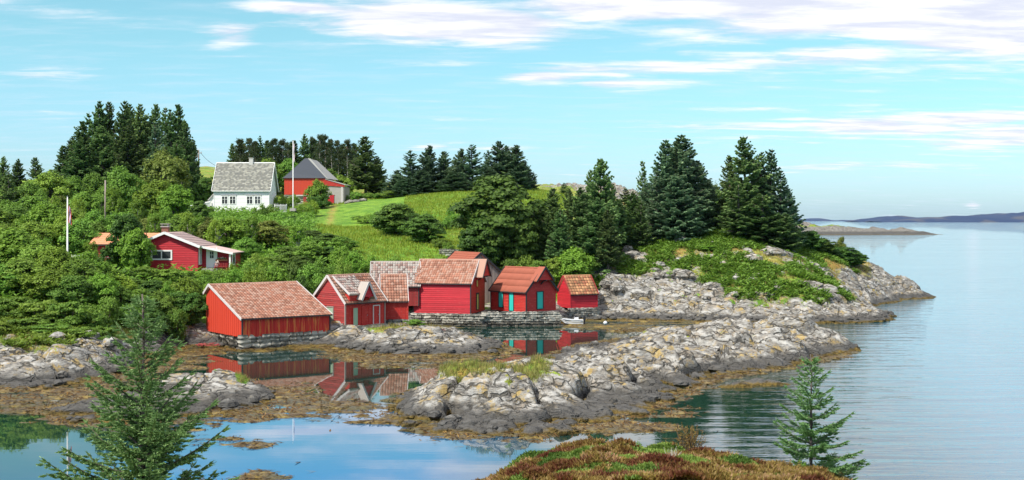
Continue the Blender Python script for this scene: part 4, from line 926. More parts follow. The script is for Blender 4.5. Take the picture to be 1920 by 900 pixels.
# white farmhouse -----------------------------------------------------------
Wh = house('farmhouse', 'white clapboard farmhouse with a steep grey slate roof on the rise', 'farmhouse', 402, 180, 10.95, -1, 8.0, 5.2, 3.65, 7.45, wall='white', roof='slate', tw=.30, tl=.24, flat=True, stagger=True, trim='white_trim', corner='white', seed=91, bw=.2, oh=.3, og=.32)
for i, px in enumerate((416.5, 431.5, 463.5, 478.5)):
    window(Wh, 'front', (px - 402) / F * 180 - .0, .95 + .45, .78, 1.05, 2, 2, fw=.1)
for px0, px1 in ((414, 444), (461, 491)): g = MB(); g.box((px0 - 402) / F * 180, (px1 - 402) / F * 180, -.12, 0, 2.62, 2.70); g.build('window_hood', M['pale_wood'], Wh)
cx_ = (463 - 402) / F * 182.6
g = MB(); g.box(cx_ - .28, cx_ + .28, 2.35, 2.85, 7.2, 8.15); ch = g.build('chimney', M['chimney'], Wh); g = MB(); g.box(cx_ - .33, cx_ + .33, 2.3, 2.9, 8.15, 8.25); g.build('chimney_cap', M['chimney'], ch)
g = MB(); lx = -.85
g.poly([(lx, .3, 0), (0, .3, 0), (0, .3, 3.05), (lx, .3, 2.0)]); g.poly([(lx, .3, 0), (lx, 4, 0), (lx, 4, 2.0), (lx, .3, 2.0)]); g.build('lean_to_wall', M['white'], Wh)
slab('lean_to_roof', Wh, [(lx - .2, .1, 1.92), (0.0, .1, 3.1), (0.0, 4.2, 3.1), (lx - .2, 4.2, 1.92)], M['pale_wood'])
slab('foundation', Wh, [(-.05, -.04, -.9), (8.05, -.04, -.9), (8.05, -.04, .0), (-.05, -.04, .0)], M['concrete'], .2)
picket('picket_fence', 'white picket fence at the right corner of the farmhouse', P(515, 179, 0), P(537, 179, 0), 10.95, 10.95, 1.3, 'white_trim', .13, gap=.3, group='white picket fences by the farmhouse')
picket('picket_fence', 'white picket fence climbing to the left corner of the farmhouse', P(357, 176, 0), P(394, 180, 0), 11.0, 11.7, 1.05, 'white_trim', .13, gap=.4, group='white picket fences by the farmhouse')

# barn ----------------------------------------------------------------------
zB = 12.3; root = empty('barn', P(533, 205, zB)); tag(root, 'red barn with a black sheeted gable roof and a grey concrete lean-to', 'barn')
wB = 76 / F * 205; hB = 4.65; aB = 39 / F * 205; tB = 8.0
mb = MB(); board_wall(mb, (0, 0, 1.9), (1, 0, 0), wB, lambda s: hB - 1.9, .25, False, out=(0, -1, 0), seed=4, tv=.3)
mb.poly([(0, 0, 1.9), (wB, 0, 1.9), (wB, 0, hB), (0, 0, hB)]); mb.poly([(0, 0, 0), (0, 9, 0), (0, 9, hB), (0, 0, hB)]); mb.poly([(wB, 0, 0), (wB, 9, 0), (wB, 9, hB), (wB, 0, hB)]); mb.build('wall', M['orange_red'], root)
slab('gable_sheeting', root, [(-.25, -.25, hB), (wB + .25, -.25, hB), (aB + .35, .9, tB), (aB - .2, .9, tB), (.9, .1, hB + .95)], M['slate_black'], .08)
slab('roof', root, [(wB + .3, -.25, hB - .05), (wB + 1.0, 9, hB - .05), (aB + .6, 9, tB), (aB + .3, .9, tB + .02)], M['metal_roof']); slab('roof', root, [(-.3, -.2, hB - .05), (-.3, 9, hB - .05), (aB - .1, 9, tB), (aB - .2, .9, tB)], M['slate_black'])
slab('roof_edge', root, [(wB + .3, -.27, hB), (wB + .62, -.27, hB - .2), (aB + .75, .9, tB - .02), (aB + .3, .88, tB + .02)], M['metal_roof'], .1)
st = MB(); stones(st, (0, .1, 0), Vector((1, 0, 0)), Vector((0, -1, 0)), wB, 1.85, .4, .5, 7); st.build('stone_base', M['stone'], root, True)
g = MB(); g.box(3.2, 4.6, -.16, -.1, .1, 1.6); do = g.build('door', M['dark_red'], root)
g = MB(); g.box(2.0, 5.0, -.25, -.12, 1.65, 1.85); g.build('lintel', M['pale_wood'], root); g = MB(); g.box(3.75, 4.15, -.2, -.16, .8, 1.5); g.build('window', M['white_trim'], root)
ex = 36 / F * 205
slab('lean_to_wall', root, [(wB + .02, 0, 0), (wB + ex, 0, 0), (wB + ex, 0, 3.3), (wB + .02, 0, 3.55)], M['concrete'], .3); slab('lean_to_wall', root, [(wB + ex - .01, .31, 0), (wB + ex - .01, 7, 0), (wB + ex - .01, 7, 3.3), (wB + ex - .01, .31, 3.3)], M['concrete'], .2)
g = MB(); g.poly([(wB - .1, -.12, 3.4), (wB + ex + .1, -.12, 3.2), (wB + ex + .1, -.12, 3.5), (wB - .1, -.12, 4.5)]); g.poly([(wB - .1, -.06, 3.4), (wB + ex + .1, -.06, 3.2), (wB + ex + .1, -.06, 3.5), (wB - .1, -.06, 4.5)]); g.build('fascia', M['red'], root)
slab('lean_to_roof', root, [(wB + .1, -.2, 4.52), (wB + ex + .3, -.2, 3.55), (wB + ex + .3, 7, 3.55), (wB + .1, 7, 4.52)], M['metal_roof'])
g = MB(); g.box(wB + .5, wB + 1.55, -.08, -.0, .05, 1.75); do = g.build('door', M['crimson'], root); g = MB(); g.box(wB + .4, wB + 1.65, -.07, -.0, 1.76, 1.86); g.build('door_frame', M['dark_red'], root)
g = MB(); g.box(wB + ex - .5, wB + ex - .15, -.07, 0.0, 0, 3.2); g.build('downpipe', M['pale_wood'], root)

# silver car, half hidden
cr = empty('parked_car', P(531, 192, gz(531, 192) + .02), R(4)); tag(cr, 'silver car parked between the white farmhouse and the red barn', 'car')
prof = [(-2.1, .35), (-2.12, .75), (-1.95, .92), (-1.2, 1.0), (-.55, 1.42), (.6, 1.46), (1.35, 1.08), (1.95, .9), (2.1, .6), (2.05, .35)]
g = MB(); sides = []
for y, sx in ((-.78, .97), (-.84, 1), (.84, 1), (.78, .97)):
    sides.append([(x * sx, y if z < 1.1 else y * .82, z) for x, z in prof])
for a_, b_ in zip(sides[:-1], sides[1:]):
    for i in range(len(prof)): j = (i + 1) % len(prof); g.poly([a_[i], a_[j], b_[j], b_[i]])
g.poly(sides[0]); g.poly(sides[-1]); g.build('body', M['car'], cr, False)
g = MB(); 
for y in (-.855, .855): g.poly([(-1.0, y * 1.0, 1.02), (1.2, y, 1.03), (.6, y * .87, 1.38), (-.5, y * .87, 1.35)])
g.poly([(-1.22, -.62, 1.03), (-1.22, .62, 1.03), (-.62, .6, 1.40), (-.62, -.6, 1.40)]); g.poly([(1.36, -.62, 1.1), (1.36, .62, 1.1), (.68, .6, 1.46), (.68, -.6, 1.46)]); g.build('window', M['glass'], cr)
for x in (-1.3, 1.3):
    for y in (-.8, .8):
        g = MB(); g.tube([(x, y - .1, .32), (x, y + .1, .32)], [.32, .32], 14); wl = g.build('wheel', M['tyre'], cr); g = MB(); g.tube([(x, y - .11, .32), (x, y + .11, .32)], [.18, .18], 10); g.build('rim', M['metal'], wl)

# moored boat ---------------------------------------------------------------
bt = empty('motorboat', P(1070, 117.2, 0), R(-4)); tag(bt, 'small white open motorboat moored at the quay below the wine red shed', 'boat')
st_ = [(-1.28, .05, .52, .60), (-1.0, .34, .36, .56), (-.5, .50, .02, .52), (.2, .56, -.06, .46), (.9, .56, -.08, .44), (1.2, .54, -.06, .44)]
g = MB(); rr = []
for x, hw, kz, gzv in st_:
    rr.append([(x, -hw, gzv), (x, -hw * .95, gzv * .75 + kz * .25), (x, -hw * .7, kz + .1), (x, 0, kz), (x, hw * .7, kz + .1), (x, hw * .95, gzv * .75 + kz * .25), (x, hw, gzv), (x, hw * .86, gzv), (x, hw * .8, max(kz + .12, .1)), (x, -hw * .8, max(kz + .12, .1)), (x, -hw * .86, gzv)])
for a_, b_ in zip(rr[:-1], rr[1:]):
    for i in range(11): j = (i + 1) % 11; g.poly([a_[i], a_[j], b_[j], b_[i]])
g.poly(rr[-1]); g.poly(rr[0][::-1]); g.build('hull', M['boat'], bt)
g = MB(); g.bar((-1.3, -.06, .57), (-.5, -.54, .50), .03, .04); g.bar((-.5, -.54, .50), (1.2, -.57, .42), .03, .04); g.build('rubbing_strake', M['metal'], bt)
for x in (-.3, .6): g = MB(); g.box(x - .13, x + .13, -.46, .46, .24, .28); g.build('thwart', M['boat'], bt)
g = MB(); g.box(.35, .75, -.28, .1, .3, .68); g.poly([(.3, -.3, .68), (.3, .15, .68), (.42, .15, .86), (.42, -.3, .86)]); g.build('console', M['boat'], bt)
g = MB(); g.box(1.2, 1.44, -.14, .14, .42, .78); g.box(1.24, 1.38, -.06, .06, -.3, .42); ob = g.build('outboard_motor', M['dark'], bt)
bu = empty('mooring_buoy', P(1135, 117.5, .12)); tag(bu, 'pale round mooring buoy floating right of the white boat', 'buoy'); bm_ = MB(); 
for i in range(1): bm_.tube([(0, 0, -.16), (0, 0, -.1), (0, 0, .02), (0, 0, .14), (0, 0, .18)], [.04, .15, .2, .12, .03], 12)
bm_.build('float', M['boat'], bu, True); g = MB(); g.tube([(0, 0, .17), (0, 0, .25)], [.03, .03], 6); g.build('ring', M['metal'], bu)

# poles ----------------------------------------------------------------------
def flagpole(px, D, ytop, ybot, label, long=False):
    z0 = CAMZ - (ybot - HZ) * D / F; h = (ybot - ytop) * D / F; r = empty('flagpole', P(px, D, z0)); tag(r, label, 'flagpole', 'white flagpoles')
    g = MB(); g.tube([(0, 0, 0), (0, 0, h * .05), (0, 0, h)], ([.11, .09, .045] if not long else [.10, .075, .045]), 10); g.build('pole', M['white_trim'], r, True)
    g = MB(); g.tube([(0, 0, h), (0, 0, h + .06), (0, 0, h + .12)], [.03, .07, .02], 8); g.build('finial', M['metal'], r)
    g = MB(); g.box(-.4, .4, -.4, .4, -.35, .03); g.build('base', M['concrete'], r)
    # slack pennant: red, white, blue stripes hanging along the pole
    f = MB(); zt = h - (.6 if not long else .25); n = 10; ln = (1.5 if not long else 2.6)
    cols = ['flag_red', 'flag_white', 'flag_blue', 'flag_white', 'flag_red']; ws = [.10, .05, .09, .05, .10] if not long else [.03, .05, .03, .05, .02]
    x = .07
    pen = None
    for c_, w_ in zip(cols, ws):
        f = MB()
        for i in range(n):
            a0 = i / n; a1 = (i + 1) / n
            def q(a_, xx): sh = (xx) * (1 - .25 * a_); return (.05 + sh * .55 + .16 * a_ * xx / .6, .05 * math.sin(9 * a_ + 14 * xx), zt - ln * a_ - xx * .9 * (1 - .2 * a_))
            f.poly([q(a0, x), q(a0, x + w_), q(a1, x + w_), q(a1, x)])
        o_ = f.build('pennant' if pen is None else 'stripe', M[c_], r if pen is None else pen); pen = pen or o_
        x += w_
    return r
flagpole(126.5, 105.5, 370, 506, 'white flagpole with a furled striped pennant, left of the red cottage')
flagpole(549.5, 172, 264, 391, 'tall white flagpole with slack pennant between farmhouse and barn', True)
def util(px, D, ytop, ybot, label, arm=0, r=.12, lamp=False):
    z0 = CAMZ - (ybot - HZ) * D / F; h = (ybot - ytop) * D / F; ro = empty('utility_pole', P(px, D, z0)); tag(ro, label, 'utility pole', 'timber utility poles')
    g = MB(); g.tube([(0, 0, -1), (0, 0, h)], [r, r * .75], 8); g.build('pole', M['grey_wood'], ro, True)
    if arm:
        g = MB(); g.box(-arm, arm, -.08, .08, h - .6, h - .48); am = g.build('crossarm', M['grey_wood'], ro)
        for x in (-arm + .1, 0, arm - .1): g = MB(); g.tube([(x, 0, h - .48), (x, 0, h - .25)], [.05, .04], 6); g.build('insulator', M['chimney'], am)
    if lamp: g = MB(); g.box(-1.0, -.1, -.12, .12, h - 1.2, h - 1.0); g.build('lamp_arm', M['pale_wood'], ro)
    return ro, h
u1, h1 = util(197.5, 150, 338, 425, 'pale timber utility pole rising from the trees left of the cottage')
u2, h2_ = util(372.5, 215, 281, 362, 'tall utility pole with crossarm beside the spruce grove', .55, .16, True)
u3, h3_ = util(341, 196, 322, 362, 'short utility pole in front of the round olive tree', .0, .12)
def wire(name, label, a_, b_, sag, r=.018):
    a_ = Vector(a_); b_ = Vector(b_); o_ = empty(name, a_); tag(o_, label, 'cable', 'overhead cables'); pts = []
    for i in range(13): t = i / 12; p = a_.lerp(b_, t) - Vector((0, 0, sag * 4 * t * (1 - t))); pts.append(p - a_)
    g = MB(); g.tube(pts, [r] * 13, 5); g.build('strand', M['black_wood'], o_)
wire('overhead_cable', 'cable slanting from the tall pole down to the short pole', u2.location + Vector((-.4, 0, h2_ - .6)), u3.location + Vector((0, 0, h3_ - .05)), .3, .03)
wire('overhead_cable', 'cable from the tall pole dropping behind the farmhouse', u2.location + Vector((.4, 0, h2_ - .6)), P(408, 200, CAMZ - (312 - HZ) * 200 / F), .3, .03)
wire('overhead_cable', 'long cable crossing the sky at the left edge above the small spruces', P(-30, 190, 19.5), P(120, 190, CAMZ - (328 - HZ) * 190 / F), .5, .035)
wire('overhead_cable', 'stay cable running down beside the pale utility pole', u1.location + Vector((0, 0, h1 - .3)), u1.location + Vector((-.9, 0, .3)), .05, .02)

# heap of old red planks on the islet, and rubble by the boathouse
rnd = random.Random(5)
def heap(name, label, c, n, sx, sy, l, mat, cat):
    r = empty(name, c); tag(r, label, cat); g = MB()
    for i in range(n):
        p = Vector((rnd.uniform(-sx, sx), rnd.uniform(-sy, sy), rnd.uniform(.03, .25))); a_ = rnd.uniform(-.5, .5); d_ = Vector((math.cos(a_), math.sin(a_), rnd.uniform(-.12, .12))) * l * rnd.uniform(.4, 1)
        g.bar(p - d_ / 2, p + d_ / 2, .1, .03, (0, 0, 1), rnd.random())
    g.build('planks', M[mat], r)
heap('plank_heap', 'heap of old red planks lying on the rocky islet', P(805, 97, H(P(805, 97, 0).x, 97) + .12), 26, .9, .35, 1.5, 'wood_red_scrap', 'planks')
heap('brick_rubble', 'reddish broken boards and bricks at the left foot of the streaked boathouse', P(391, 95.5, max(.1, H(P(391, 95.5, 0).x, 95.5)) + .05), 50, .8, .35, .35, 'wood_red_scrap', 'rubble')
# ------------------------------------------------------------------ tree and shrub makers
def norm(v): return v / (np.linalg.norm(v, axis=-1, keepdims=True) + 1e-9)
def quads(c, a, b):
    """diamond leaves: centre, half length vector, half width vector"""
    return np.stack([c - a, c + b - a * .1, c + a, c - b - a * .1], 1).reshape(-1, 3)
def trunk_mesh(name, h, r, parent, mat='bark', limbs=(), lean=(0, 0)):
    if parent.name.startswith('birch'): mat = 'twig'; h *= 1.6
    g = MB(); n = 6
    g.tube([(lean[0] * (i / n) ** 2, lean[1] * (i / n) ** 2, h * i / n - .3) for i in range(n + 1)], [r * (1 - .85 * i / n) for i in range(n + 1)], 7, .5)
    for l in limbs: g.tube(l[0], l[1], 5, .4)
    return g.build(name, M[mat], parent, True)
def spruce(H_=10., Rr=2.6, seed=0, mat='spruce', whorls=38, per=10, low=.03, droop=.22, jag=.45, twig=12, top=1.0, thin=1.0, name='spruce', fat=1.0):
    rg = np.random.RandomState(seed); root = empty(name, (0, 0, 0)); V = []; T_ = []
    limbs = []; lobes = rg.rand(4) * 6.28; lob = rg.rand(4) * .18
    for w_ in range(whorls):
        f = low + (1 - low) * (w_ + rg.rand() * .6) / whorls; z = H_ * f
        prof = (1 - f) ** .68 * (1 - .22 * math.exp(-((f - low) / .08) ** 2)) + .02
        nb = max(4, int(per * (.6 + .4 * (1 - f)) * thin))
        for b in range(nb):
            az = rg.rand() * 6.283; L_ = Rr * prof * (1 - jag * rg.rand() ** 1.5) * (1 + sum(l * math.cos(az - p_) for l, p_ in zip(lob, lobes)))
            if rg.rand() < .12: L_ *= 1.22
            d = np.array([math.cos(az), math.sin(az), 0]); up = -droop * (1 - f) * 1.3 + .50 * f + (rg.rand() - .5) * .25
            s_ = np.array([-d[1], d[0], 0]); nt_ = max(4, int(twig * (.35 + .65 * L_ / Rr)))
            t = (np.arange(nt_) + rg.rand(nt_)) / nt_; t = .12 + .88 * t
            base = np.array([0, 0, z]) + d * (L_ * t)[:, None]; base[:, 2] += L_ * (up * t + .32 * t ** 2.2)
            if L_ > Rr * .35 and rg.rand() < .35: limbs.append(([(0, 0, z), tuple(base[nt_ // 2]), tuple(base[-1])], [.05 * L_ / 2.5 + .015, .03, .008]))
            for sg in (-1, 1):
                tl = L_ * (.42 - .26 * t) * (.7 + .6 * rg.rand(nt_)) * .85 + .09 * fat
                dirv_ = norm(d * .75 + s_ * sg * .8 + np.stack([rg.randn(nt_) * .15, rg.randn(nt_) * .15, -.22 + rg.randn(nt_) * .2], 1))
                c = base + dirv_ * (tl * .45)[:, None]; wv = norm(np.cross(dirv_, np.array([0, 0, 1.]) + rg.randn(nt_, 3) * .3))
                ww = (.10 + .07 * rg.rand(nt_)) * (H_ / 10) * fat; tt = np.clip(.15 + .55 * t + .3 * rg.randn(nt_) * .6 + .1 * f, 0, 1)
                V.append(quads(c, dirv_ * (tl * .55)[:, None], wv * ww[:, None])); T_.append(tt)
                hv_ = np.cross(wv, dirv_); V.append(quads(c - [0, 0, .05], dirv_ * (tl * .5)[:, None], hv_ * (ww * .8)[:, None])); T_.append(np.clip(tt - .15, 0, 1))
            V.append(quads(base[-1:] + d * .05, (d * .9 + [0, 0, .45])[None] * (.10 + .06 * L_), s_[None] * .05 * fat)); T_.append(np.array([.8]))
    zt = H_ * top; n = 10
    c = np.array([[0, 0, zt]] * n) - np.stack([np.zeros(n), np.zeros(n), np.arange(n) * .07 * H_ / 10], 1); a_ = rg.rand(n) * 6.28
    dv = np.stack([np.cos(a_) * .6, np.sin(a_) * .6, np.full(n, .7)], 1) * .14 * H_ / 10
    V.append(quads(c + dv * .5, dv, np.cross(dv, [0, 0, 1.]) * .3)); T_.append(np.full(n, .7))
    V = np.concatenate(V); T_ = np.concatenate(T_)
    trunk_mesh('trunk', H_ * 1.02, .018 * H_ + .03, root, limbs=limbs)
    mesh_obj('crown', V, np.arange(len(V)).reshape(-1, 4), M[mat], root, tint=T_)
    root['h0'] = H_; root['r0'] = Rr
    return root
def broad(H_=8., Rr=3.2, seed=0, mat='leaf', n_clump=70, leaves=150, leaf=.13, base=.18, name='broadleaf_tree', shape=1.0, stems=1, spiky=0.0, flat=1.0, hollow=.35):
    rg = np.random.RandomState(seed); root = empty(name, (0, 0, 0))
    zc = H_ * (base + 1) / 2; hz = H_ * (1 - base) / 2; V = []; T_ = []; limbs = []
    i = 0
    while i < n_clump:
        d = norm(rg.randn(3)); rr = (hollow + (1 - hollow) * rg.rand() ** .4)
        wob = 1 + .22 * math.sin(3 * math.atan2(d[1], d[0]) + seed) * (1 - abs(d[2])) + .15 * rg.randn()
        taper = 1 - .35 * max(0, d[2]) * (1 if shape < 1.5 else .0)
        c = np.array([d[0] * Rr * rr * wob * taper, d[1] * Rr * rr * wob * taper, zc + d[2] * hz * rr * (.95 + .1 * rg.rand())])
        cr = (.22 + .17 * rg.rand()) * Rr * (1.2 - .40 * rr); i += 1
        if c[2] < H_ * base * .6: c[2] = H_ * base * .6 + rg.rand() * .3
        n = int(leaves * (.6 + .8 * rg.rand()) * (cr / (.27 * Rr)) ** 1.5); dd = norm(rg.randn(n, 3)); dd[:, 2] = np.abs(dd[:, 2]) * .85 + dd[:, 2] * .15
        p = c + dd * cr * np.array([1, 1, .95 * flat]) * (.45 + .6 * rg.rand(n, 1))
        if spiky: p = p + np.array([0, 0, 1.]) * (rg.rand(n, 1) ** 3) * cr * spiky
        nv = norm(dd + norm(p - [0, 0, zc]) * .4 + np.array([0, 0, .25]) + rg.randn(n, 3) * .5)
        a_ = norm(np.cross(nv, rg.randn(n, 3))); b_ = np.cross(nv, a_); s_ = leaf * (.6 + .8 * rg.rand(n, 1))
        V.append(quads(p, a_ * s_, b_ * s_ * .75)); ct = rg.rand()
        T_.append(np.clip(.15 + .55 * rg.rand(n) + .35 * (ct - .4), 0, 1))
        if i % 4 == 0: limbs.append(([(0, 0, H_ * base * .8), tuple(c * np.array([.5, .5, .8])), tuple(c)], [.018 * H_, .010 * H_, .004 * H_]))
    V = np.concatenate(V); T_ = np.concatenate(T_)
    trunk_mesh('trunk', H_ * .55, .028 * H_, root, limbs=limbs)
    mesh_obj('crown', V, np.arange(len(V)).reshape(-1, 4), M[mat], root, tint=T_)
    root['h0'] = H_; root['r0'] = Rr
    return root
def pine(H_=9., Rr=1.9, seed=0, name='pine'):
    """thin, half bare shelterbelt conifer: pale stem below, ragged dark top"""
    rg = np.random.RandomState(seed); root = empty(name, (0, 0, 0)); V = []; T_ = []; limbs = []
    for i in range(46):
        f = .32 + .68 * rg.rand() ** .75; az = rg.rand() * 6.28; L_ = Rr * (1.05 - f) ** .6 * (.4 + .6 * rg.rand())
        e = np.array([math.cos(az) * L_, math.sin(az) * L_, H_ * f + L_ * .35]); limbs.append(([(0, 0, H_ * f), tuple(e * [.6, .6, 1])], [.03, .012]))
        if f < .5 and rg.rand() < .5: continue
        n = 60; p = e + rg.randn(n, 3) * np.array([.28, .28, .2]) * (.5 + L_ / Rr); dv = norm(rg.randn(n, 3) * .6 + norm(e - [0, 0, H_ * f]) * .6 + [0, 0, .5])
        V.append(quads(p, dv * .2, norm(np.cross(dv, rg.randn(n, 3))) * .055)); T_.append(np.clip(.25 + .5 * rg.rand(n) + (.25 if rg.rand() < .15 else 0), 0, 1))
    V = np.concatenate(V); T_ = np.concatenate(T_)
    g = trunk_mesh('trunk', H_, .016 * H_, root, mat='twig', limbs=limbs)
    mesh_obj('crown', V, np.arange(len(V)).reshape(-1, 4), M['pine'], root, tint=T_)
    root['h0'] = H_; root['r0'] = Rr
    return root
PROTO = {}
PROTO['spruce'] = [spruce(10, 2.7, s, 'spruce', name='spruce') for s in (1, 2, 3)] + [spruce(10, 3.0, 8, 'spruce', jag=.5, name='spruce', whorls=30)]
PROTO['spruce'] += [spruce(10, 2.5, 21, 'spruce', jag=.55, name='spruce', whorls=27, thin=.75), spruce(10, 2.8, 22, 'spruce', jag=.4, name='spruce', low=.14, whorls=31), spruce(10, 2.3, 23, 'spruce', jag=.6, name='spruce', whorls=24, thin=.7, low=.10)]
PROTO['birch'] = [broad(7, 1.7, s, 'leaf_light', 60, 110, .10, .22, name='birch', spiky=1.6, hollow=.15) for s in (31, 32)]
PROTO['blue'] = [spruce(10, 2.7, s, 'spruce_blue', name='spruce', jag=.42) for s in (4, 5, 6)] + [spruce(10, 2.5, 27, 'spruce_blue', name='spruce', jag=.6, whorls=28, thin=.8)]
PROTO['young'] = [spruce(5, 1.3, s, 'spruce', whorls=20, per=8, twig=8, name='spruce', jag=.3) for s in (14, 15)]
PROTO['dense'] = [broad(8, 3.2, s, 'leaf_dark', 130, 190, .17, .02, name='broadleaf_tree') for s in (1, 2)]
PROTO['tree'] = [broad(7, 3.0, s, 'leaf', 95, 150, .15, .03, name='broadleaf_tree', spiky=.8) for s in (3, 4, 5)]
PROTO['light'] = [broad(5, 2.3, s, 'leaf_light', 75, 140, .125, .02, name='broadleaf_tree', spiky=1.2) for s in (6, 7)]
PROTO['olive'] = [broad(5, 2.3, s, 'leaf_olive', 80, 150, .115, .02, name='broadleaf_tree', spiky=.8) for s in (8, 9)]
PROTO['shrub'] = [broad(2.6, 1.7, s, 'leaf', 40, 110, .085, .0, name='shrub', spiky=1.0) for s in (10, 11)] 
PROTO['shrub_light'] = [broad(2.4, 1.6, s, 'leaf_light', 40, 110, .08, .0, name='shrub', spiky=1.4) for s in (12, 13)]
PROTO['shrub_dark'] = [broad(2.6, 1.9, s, 'leaf_dark', 50, 120, .085, .0, name='shrub') for s in (14,)]
PROTO['juniper'] = [broad(2.4, 2.0, s, 'juniper', 46, 120, .10, .0, name='juniper', flat=.45, spiky=.3) for s in (15, 16)]
PROTO['hedge'] = [broad(1.6, 1.5, 17, 'leaf_light', 60, 110, .055, .0, name='hedge_bush', hollow=.7)]
PROTO['pine'] = [pine(9, 1.9, s) for s in (1, 2, 3)]
used_proto = set(); prnd = random.Random(99)
def plant(kind, px, D, top=None, wpx=None, label=None, cat=None, group=None, h=None, zoff=0, name=None, v=None):
    """stands on the ground at bearing px, distance D; crown reaches picture height `top` and is wpx wide"""
    lst = PROTO[kind]; proto = lst[prnd.randrange(len(lst)) if v is None else v]
    x = (px - 960) / F * D; z = H(x, D) + zoff
    hh = h if h is not None else max(.5, CAMZ - (top - HZ) * D / F - z)
    sz = hh / proto['h0']; sx = (wpx / F * D / 2) / proto['r0'] * (1.22 if kind in ('spruce', 'blue', 'young') else 1.12) if wpx else sz
    if proto.name in used_proto: o = copy_tree(proto)
    else: o = proto; used_proto.add(proto.name)
    o.location = (x, D, z - .05); o.scale = (sx, sx, sz); o.rotation_euler = (R(prnd.uniform(-2.5, 2.5)), R(prnd.uniform(-2.5, 2.5)), prnd.random() * 6.28)
    tag(o, label, cat or {'juniper': 'juniper', 'hedge': 'bush', 'shrub': 'bush', 'shrub_light': 'bush', 'shrub_dark': 'bush'}.get(kind, 'tree'), group)
    return o
ORD = ['first', 'second', 'third', 'fourth', 'fifth', 'sixth', 'seventh', 'eighth', 'ninth', 'tenth', 'eleventh', 'twelfth', 'thirteenth', 'fourteenth', 'fifteenth', 'sixteenth', 'seventeenth', 'eighteenth', 'nineteenth', 'twentieth', 'twenty-first', 'twenty-second', 'twenty-third', 'twenty-fourth', 'twenty-fifth', 'twenty-sixth', 'twenty-seventh', 'twenty-eighth']
def row(items, kind, desc, group, cat=None):
    """items: (px, D, top, wpx[, kind]); labelled by place in their row from the left"""
    for i, it in enumerate(sorted(items, key=lambda q: q[0])):
        k_ = it[4] if len(it) > 4 else kind
        plant(k_, it[0], it[1], it[2], it[3], desc % ORD[i], cat, group)

# spruce grove on the crest, left
row([(118, 205, 272, 52), (133, 212, 255, 50), (150, 206, 226, 62), (165, 214, 210, 55), (181, 208, 189, 60), (196, 217, 214, 55), (211, 210, 190, 58), (229, 207, 188, 62), (247, 214, 195, 58), (262, 208, 195, 66), (277, 216, 215, 55), (288, 209, 193, 62), (308, 213, 199, 60), (322, 207, 204, 62), (337, 210, 195, 66), (350, 206, 226, 50), (292, 200, 228, 60, 'blue'), (240, 201, 235, 75), (195, 202, 236, 75), (150, 200, 262, 66), (330, 200, 262, 60), (360, 212, 262, 34)],
    'spruce', 'tall dark spruce in the crest grove, %s from the left', 'spruces of the left crest grove')
row([(8, 175, 292, 40), (33, 178, 297, 46), (68, 176, 294, 52), (92, 182, 318, 36), (-8, 170, 305, 40), (15, 150, 322, 60)], 'spruce', 'small spruce at the left picture edge, %s in from the edge', 'small spruces at the left edge')
# shelterbelt behind farmhouse and barn
row([(436, 238, 268, 34, 'spruce'), (450, 236, 262, 36), (466, 240, 260, 34), (480, 236, 266, 30), (492, 240, 254, 36, 'spruce'), (512, 238, 261, 34), (530, 240, 262, 34), (542, 236, 268, 26), (455, 244, 262, 44, 'spruce'), (478, 245, 264, 44, 'spruce'), (502, 245, 262, 46, 'spruce'), (523, 246, 266, 44, 'spruce'), (552, 245, 262, 44, 'spruce'), (590, 246, 262, 44, 'spruce'), (618, 246, 264, 46, 'spruce'), (645, 246, 268, 46, 'spruce'), (664, 244, 276, 40, 'spruce'), (572, 238, 251, 36, 'spruce'), (586, 241, 258, 30), (598, 236, 254, 30), (610, 240, 254, 32), (624, 236, 262, 30), (636, 241, 264, 28), (652, 237, 263, 30), (663, 240, 270, 28)],
    'pine', 'thin ragged conifer in the belt behind the barn, %s from the left', 'conifers behind the farmhouse and barn')
plant('spruce', 686, 225, 255, 74, 'broad dark spruce closing the right end of the belt behind the barn'); plant('spruce', 705, 228, 292, 46, 'lower spruce leaning out right of the broad belt spruce')
row([(505, 222, 302, 44), (540, 224, 300, 46), (560, 226, 312, 30), (620, 224, 320, 40), (640, 222, 330, 40), (470, 226, 315, 30), (420, 224, 318, 40, 'tree')], 'tree', 'green leafy tree under the conifer belt, %s from the left', 'leafy trees below the conifer belt')
# middle belt on the ridge
row([(746, 212, 318, 46), (768, 208, 281, 66), (803, 210, 272, 60), (832, 212, 283, 52), (852, 214, 300, 44), (865, 210, 278, 50), (887, 209, 270, 62), (915, 212, 281, 42), (938, 209, 264, 60), (953, 212, 272, 44), (966, 210, 271, 70), (983, 214, 300, 40), (790, 205, 318, 60), (850, 205, 322, 70), (915, 205, 318, 70), (760, 204, 335, 60)],
    'blue', 'spruce of the ridge-top row above the pasture, %s from the left', 'spruces on the pasture ridge')
plant('young', 1000, 214, 323, 24, 'tiny lone spruce on the ridge just right of the ridge-top row')
plant('young', 1057, 212, 342, 22, 'tiny spruce poking above the slope left of the rocky knoll')
